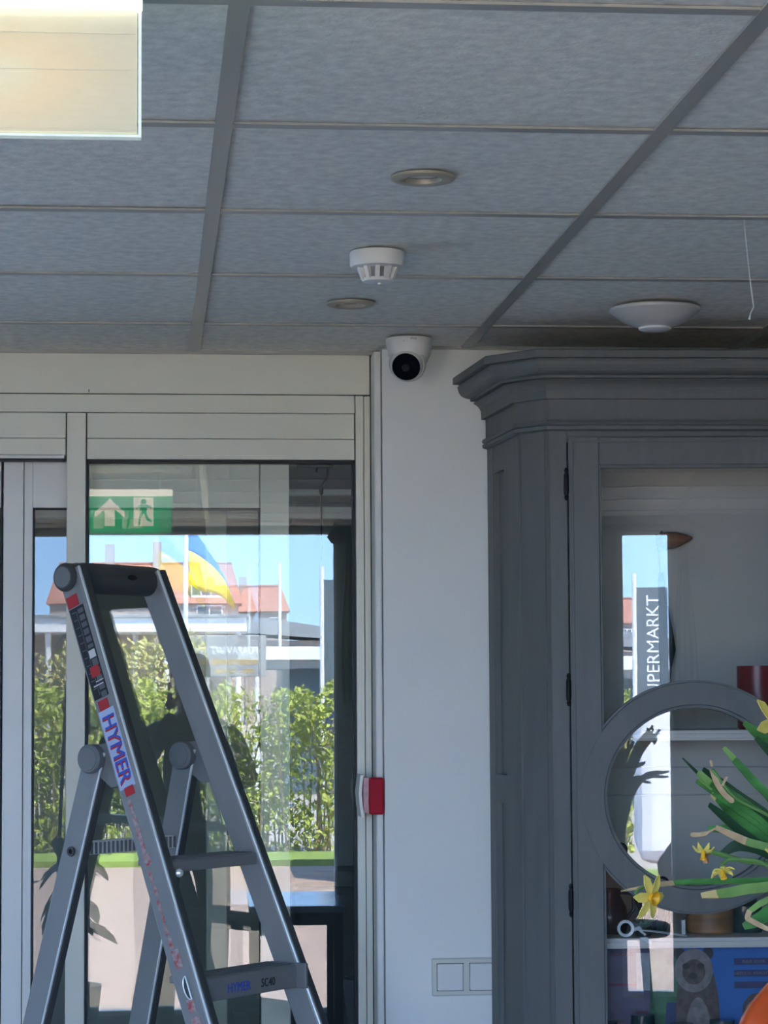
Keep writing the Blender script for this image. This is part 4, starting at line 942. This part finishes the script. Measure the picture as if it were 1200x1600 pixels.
for s in (1, -1):
    MB().lathe([(0,.009), (.007,.006), (.0085,0), (.007,-.006), (0,-.009)], (s*.032, fy*.108, 1.66), seg=12).build('eye', K['white'], ps)
    MB().lathe([(0,.0), (.016,.004), (.024,.012), (.012,.016)], (s*.088, fy*.02, 1.65), (s,0,0), 12).build('ear', K['skin'], ps)
    # hand: palm, four fingers and a thumb closing on the phone edge
    b0 = Vector((s*.072, fy*.352, 1.545))
    hv = [(b0,.026), (b0+Vector((s*.012,fy*.02,.035)),.026)]; he = [(0,1)]
    for k in range(4):
        o0 = b0+Vector((s*.018-s*.001*k, fy*.026, .008+.019*k)); L0 = (.85, 1.0, .95, .8)[k]
        i0 = len(hv); hv += [(o0,.0095), (o0+Vector((s*.008,fy*.024,.006))*L0,.0088), (o0+Vector((-s*.016,fy*.034,.008))*L0,.0082)]
        he += [(1, i0), (i0, i0+1), (i0+1, i0+2)]
    i0 = len(hv); hv += [(b0+Vector((-s*.006,fy*.006,.030)),.011), (b0+Vector((-s*.020,fy*.010,.058)),.0095), (b0+Vector((-s*.026,fy*.012,.078)),.0085)]
    he += [(0, i0), (i0, i0+1), (i0+1, i0+2)]
    skinbody('hand', hv, he, 0, K['skin'], ps, 1)
MB().lathe([(0,.022), (.012,.004), (.014,-.014), (0,-.02)], (0, fy*.112, 1.635), (0,0,1), 12).build('nose', K['skin'], ps)
MB().box(-.022, .022, fy*.104-.004, fy*.104+.004, 1.597, 1.604, .002).build('mouth', K['mug'], ps)
ph = thing('phone', 'dark phone held up by the photographer, mirrored in the door glass', 'phone', (.02, -.018, 1.598))
MB().box(-.037, .037, -.004, .004, -.075, .075, .003).build('case', K['black'], ph)
MB().lathe([(0,.0055), (.007,.0055), (.008,.004)], (-.018,0,.055), (0,1,0), 16).build('lens_ring', K['dplastic2'], ph)

# ------------------------------------------------------------------ outdoors behind the photographer (mirrored in the glass)
GZ = -.2
tag(MB().box(-120, 120, -300, -14.9, GZ-.3, GZ).build('car_park', K['asphalt']), 'grey open ground beyond the hedge', 'ground')['kind'] = 'structure'
tag(MB().box(-30, 30, -14.9, BY-.1, GZ-.3, GZ-.002).build('brick_pavement', K['brickpave']), 'red brick pavement in front of the shop window', 'pavement')['kind'] = 'structure'
tag(MB().box(-5, 2.2, -15.65, -14.4, GZ-.1, GZ+.06).build('grass_verge', K['grass']), 'bright green grass strip at the foot of the hedge', 'grass', kind='stuff')
tag(MB().box(XL-.2, XR+.2, BY-.2, 8.4, 2.90, 3.1).build('roof', K['slate']), 'flat roof slab of the shop', 'roof')['kind'] = 'structure'
def bush(name, lab, x0, x1, y0, y1, z0, z1, n, mleaf, s0, s1, seed, ntw=60, rag=.2):
    r = random.Random(seed); t = thing(name, lab, 'hedge', ((x0+x1)/2, (y0+y1)/2, z0))
    cx, cy = (x0+x1)/2, (y0+y1)/2; vs = []; fs = []
    for i in range(n):
        x = r.uniform(x0, x1); zt = z1+rag*(noise.noise(Vector((x*2.3, seed, 0)))-.1)+rag*.5*noise.noise(Vector((x*7, seed, 3)))
        z = z0+(zt-z0)*r.random()**.8
        dens = noise.noise(Vector((x*3.1, z*3.1, seed*1.7)))
        if dens < -.18 and r.random() < .75: continue
        y = y1-(y1-y0)*r.random()**1.6+.10*noise.noise(Vector((x*4, z*4, 5)))
        s = r.uniform(s0, s1); d = Vector((r.gauss(0,1), r.gauss(0,1)+.5, r.gauss(0,1)+.4)).normalized(); a = d.orthogonal().normalized(); b = d.cross(a)
        q = r.uniform(0, 6.28); a, b = a*math.cos(q)+b*math.sin(q), b*math.cos(q)-a*math.sin(q)
        c = Vector((x-cx, y-cy, z-z0)); k = len(vs)
        vs += [c-a*s, c+b*s*.45, c+a*s, c-b*s*.45]; fs.append((k, k+1, k+2, k+3))
    o = MB().add(vs, fs).build('foliage', mleaf, t); o['kind'] = 'stuff'
    m = MB()
    for i in range(ntw):
        x = r.uniform(x0, x1)-cx; y = r.uniform(y0, y1)-cy
        m.tube([(x, y, 0), (x+r.uniform(-.1,.1), y+r.uniform(-.1,.1), (z1-z0)*.5), (x+r.uniform(-.3,.3), y+r.uniform(-.1,.2), (z1-z0)*r.uniform(.8,1.05))], [.014,.010,.004], 4, False)
    o = m.build('twigs', K['twig'], t); o['kind'] = 'stuff'
    return t
bush('hedge', 'leafy yellow-green hedge beyond the pavement, mirrored across the door glass', -4.2, 1.42, -16.9, -15.9, GZ, 1.62, 26000, K['hedge'], .022, .055, 3, 110)
K['dryleaf'] = mat('dry_brush', (.36, .34, .10), .8, var=.5, scale=3, col2=(.62, .56, .24))
bush('dry_shrub', 'dry yellowish shrub rising above the hedge, mirrored beside the ladder', -2.6, .0, -18.4, -17.6, GZ, 2.2, 5200, K['dryleaf'], .03, .06, 8, 80, .35)
# flags
def flag(x, y, h, lab):
    t = thing('flagpole', lab, 'flag', (x, y, GZ))
    MB().tube([(0,0,0), (0,0,h)], [.055,.045], 12).lathe([(0,.1), (.06,.05), (.06,0), (.045,-.02)], (0,0,h), seg=12).build('pole', K['pole'], t)
    for nm, m_, a, b in (('blue_half', K['flagb'], 0, .5), ('yellow_half', K['flagy'], .5, 1)):
        vs = []; fs = []; n, q = 20, 6
        for i in range(n+1):
            s_ = i/n
            for j in range(q+1):
                bd = .42-.30*s_; v = bd*j/q if a == 0 else bd+(1-bd)*j/q
                xx = .06+.89*s_
                zz = (h-.21)-1.12*v*(1-.86*s_**1.5)-.9*s_-.55*s_**3+.02*math.sin(s_*9+v*2)
                vs.append((xx, .07*math.sin(s_*8+v*2.5)*s_, zz))
        for i in range(n):
            for j in range(q): fs.append((i*(q+1)+j, (i+1)*(q+1)+j, (i+1)*(q+1)+j+1, i*(q+1)+j+1))
        o = MB().add(vs, fs, True).build(nm, m_, t); md = o.modifiers.new('s', 'SOLIDIFY'); md.thickness = .006
    return t
flag(-.517, -38, 5.15, 'blue and yellow flag on a white pole, mirrored above the ladder')
tp = tag(MB().tube([(1.87,-60,GZ), (1.87,-60,5.1)], [.05,.04], 10).build('thin_mast', K['pole']), 'thin white mast before the far roofs, mirrored in the door glass', 'mast')
def house(x0, x1, y, depth, ze, zr, lab, dorm=None, chim=None, wins=(), mwall='housew', hip=0):
    t = thing('house', lab, 'house', ((x0+x1)/2, y, GZ)); w2 = (x1-x0)/2
    MB().box(-w2, w2, -depth, 0, 0, ze-GZ).build('walls', K[mwall], t)
    e = .35; zr_, ze_ = zr-GZ, ze-GZ
    R0, R1 = -w2+hip, w2-hip
    m = MB(); A_, B_, C_, D_ = (-w2-e, e, ze_-.05), (w2+e, e, ze_-.05), (w2+e, -depth-e, ze_-.05), (-w2-e, -depth-e, ze_-.05)
    E_, F_ = (R0, -depth/2, zr_), (R1, -depth/2, zr_)
    m.add([A_, B_, C_, D_, E_, F_], [(0,1,5,4), (2,3,4,5), (1,2,5), (3,0,4), (3,2,1,0)]); fixn(m.build('roof', K['roofred'], t))
    MB().tube([(R0, -depth/2, zr_+.03), (R1, -depth/2, zr_+.03)], .14, 8).build('ridge_tiles', K['roofred'], t)
    for a, b, z0, z1 in wins:
        f = MB().box(a-(x0+x1)/2, b-(x0+x1)/2, -.06, .08, z0-GZ, z1-GZ).build('window', K['frame_w'], t)
        mid = (a+b)/2-(x0+x1)/2
        for p, q in ((a-(x0+x1)/2+.1, mid-.05), (mid+.05, b-(x0+x1)/2-.1)): MB().box(p, q, .08, .09, z0-GZ+.12, z1-GZ-.12).build('pane', K['winpane'], f)
    for (cx, cw, zt) in chim or (): MB().box(cx-cw/2-(x0+x1)/2, cx+cw/2-(x0+x1)/2, -depth/2-.5, -depth/2+.5, ze_, zt-GZ).build('chimney', K['housew'], t)
    if dorm:
        a, b, z0, z1 = dorm; xm = (x0+x1)/2
        d = MB().box(a-xm, b-xm, -2.5, -.3, z0-GZ, z1-GZ).build('dormer', K['frame_w'], t)
        for k in range(3):
            q0 = a-xm+.1+(b-a-.1)*k/3; MB().box(q0, q0+(b-a-.2)/3-.08, -.3, -.28, z0-GZ+.25, z1-GZ-.15).build('pane', K['winpane'], d)
    return t
house(-12.5, 1.9, -220, 9, 9.1, 12.95, 'large house with red roof, dormer and chimneys, mirrored behind the flag', dorm=(-2.5, .3, 9.6, 11.3), chim=((-5.75, .8, 15.0), (-10.2, .9, 14.8)), wins=((-2.0, .4, 7.4, 8.9), (-5.5, -3.6, 7.4, 8.9), (-2.0, .4, 3.0, 5.5)), hip=.6)
house(2.15, 6.9, -240, 7, 8.9, 11.5, 'smaller red-roofed house right of the large one, mirrored in the door glass', chim=((2.5, .8, 12.5),), wins=((3.0, 4.2, 6.8, 8.3), (5.2, 6.2, 6.8, 8.3)), hip=.5)
hw = house(-13.5, -10.7, -150, 6, 9.3, 10.2, 'white narrow far building mirrored in the left leaf of the door', wins=((-12.4, -11.2, 6.0, 8.0),), mwall='housepale', hip=.3)
can = thing('flat_canopy', 'long white flat canopy below the far houses, mirrored in the door glass', 'canopy', (-1.5, -90, GZ))
MB().box(-8, 2.75, -6, 0, 3.95, 4.55, .02).build('fascia', K['canopy'], can); MB().box(-8.2, 2.85, -6.2, .12, 4.52, 4.66, .02).build('roof_edge', K['slate'], can)
for x in (-7.5, -4, -.5, 2.4): MB().tube([(x,-.4,0), (x,-.4,4)], .12, 10).build('post', K['pole'], can)
MB().box(-8, 2.6, -6, -5.8, 0, 4).build('rear_wall', K['housew'], can)
lw = thing('low_building', 'low building with sloping grey roof right of the white canopy', 'building', (3.6, -100, GZ))
MB().box(-2.3, 6, -8, 0, 0, 3.75).build('walls', K['housew'], lw)
fixn(MB().prism([(-2.4,.3,4.9), (6.1,.3,3.6), (6.1,.3,3.45), (-2.4,.3,4.1)], (0,-8.5,0)).build('roof', K['slate'], lw))
st_ = thing('shop_canopy', 'white fascia of a low shop front with dark windows, mirrored in the door glass', 'building', (2.2, -30, GZ))
MB().box(-1.4, 6, -5, 0, 2.24, 2.46, .01).build('fascia', K['canopy'], st_); MB().box(-1.4, 6, -5, -.2, 2.10, 2.24).build('soffit', K['slate'], st_)
MB().box(-1.0, 6, -5, -.6, 0, 2.1).build('dark_front', K['winpane'], st_)
MB().box(-.2, 3, -.6, -.45, 1.86, 1.96).build('white_sign', K['frame_w'], st_)
ss_ = thing('shop_sign', 'grey shop sign with white and yellow lettering, mirrored behind the hedge', 'sign', (.35, -22, GZ))
MB().box(-.62, .42, -.06, 0, 1.95, 2.50, .01).build('board', K['signgrey'], ss_); 
for x in (-.5, .3): MB().tube([(x,-.03,0), (x,-.03,1.96)], .03, 8).build('post', K['pole'], ss_)
text('PUAPAV WT', .15, (0,.004,2.29), (-1,0,0), (0,0,1), K['canopy'], ss_, 'white_lettering', .75)
text('BOEKEN EN KADO', .10, (0,.004,2.14), (-1,0,0), (0,0,1), K['signyel'], ss_, 'yellow_lettering', .72)
text('OPEN      ELKE DAG', .075, (0,.004,2.02), (-1,0,0), (0,0,1), K['signyel'], ss_, 'yellow_lettering', .8)
bs = thing('banner_sign', 'upright grey banner sign lettered SUPERMARKT with white edge pole', 'sign', (1.70, -26, GZ))
MB().tube([(-.02,0,0), (-.02,0,3.60)], .035, 10).build('pole', K['pole'], bs)
MB().box(0, .46, -.015, .015, 1.75, 3.40, .004).build('banner', K['banner'], bs)
text('SUPERMARKT', .26, (.25,.018,2.50), (0,0,1), (-1,0,0), K['canopy'], bs, 'white_lettering', 1.0)
wv = thing('white_van', 'white van added right of the hedge as the bright patch mirrored in the cabinet glass', 'van', (2.68, -12, GZ))  # added to give the cabinet reflection its white patch
MB().box(-1.3, 1.6, -1.7, 0, .35, 1.85, .12).build('body', K['frame_w'], wv)
MB().box(-.9, .3, -.02, .012, 1.15, 1.62, .004).build('side_window', K['winpane'], wv)
for x in (-.8, 1.0): MB().lathe([(0,-.1), (.30,-.1), (.33,-.06), (.33,.06), (.30,.1), (0,.1)], (x,-.1,.33), (0,1,0), 24).build('wheel', K['black'], wv)
bpy.context.view_layer.update()
for o in list(C.objects):
    if o.type == 'MESH' and len(o.data.polygons) < 60000 and any(p.use_smooth for p in o.data.polygons):
        pass
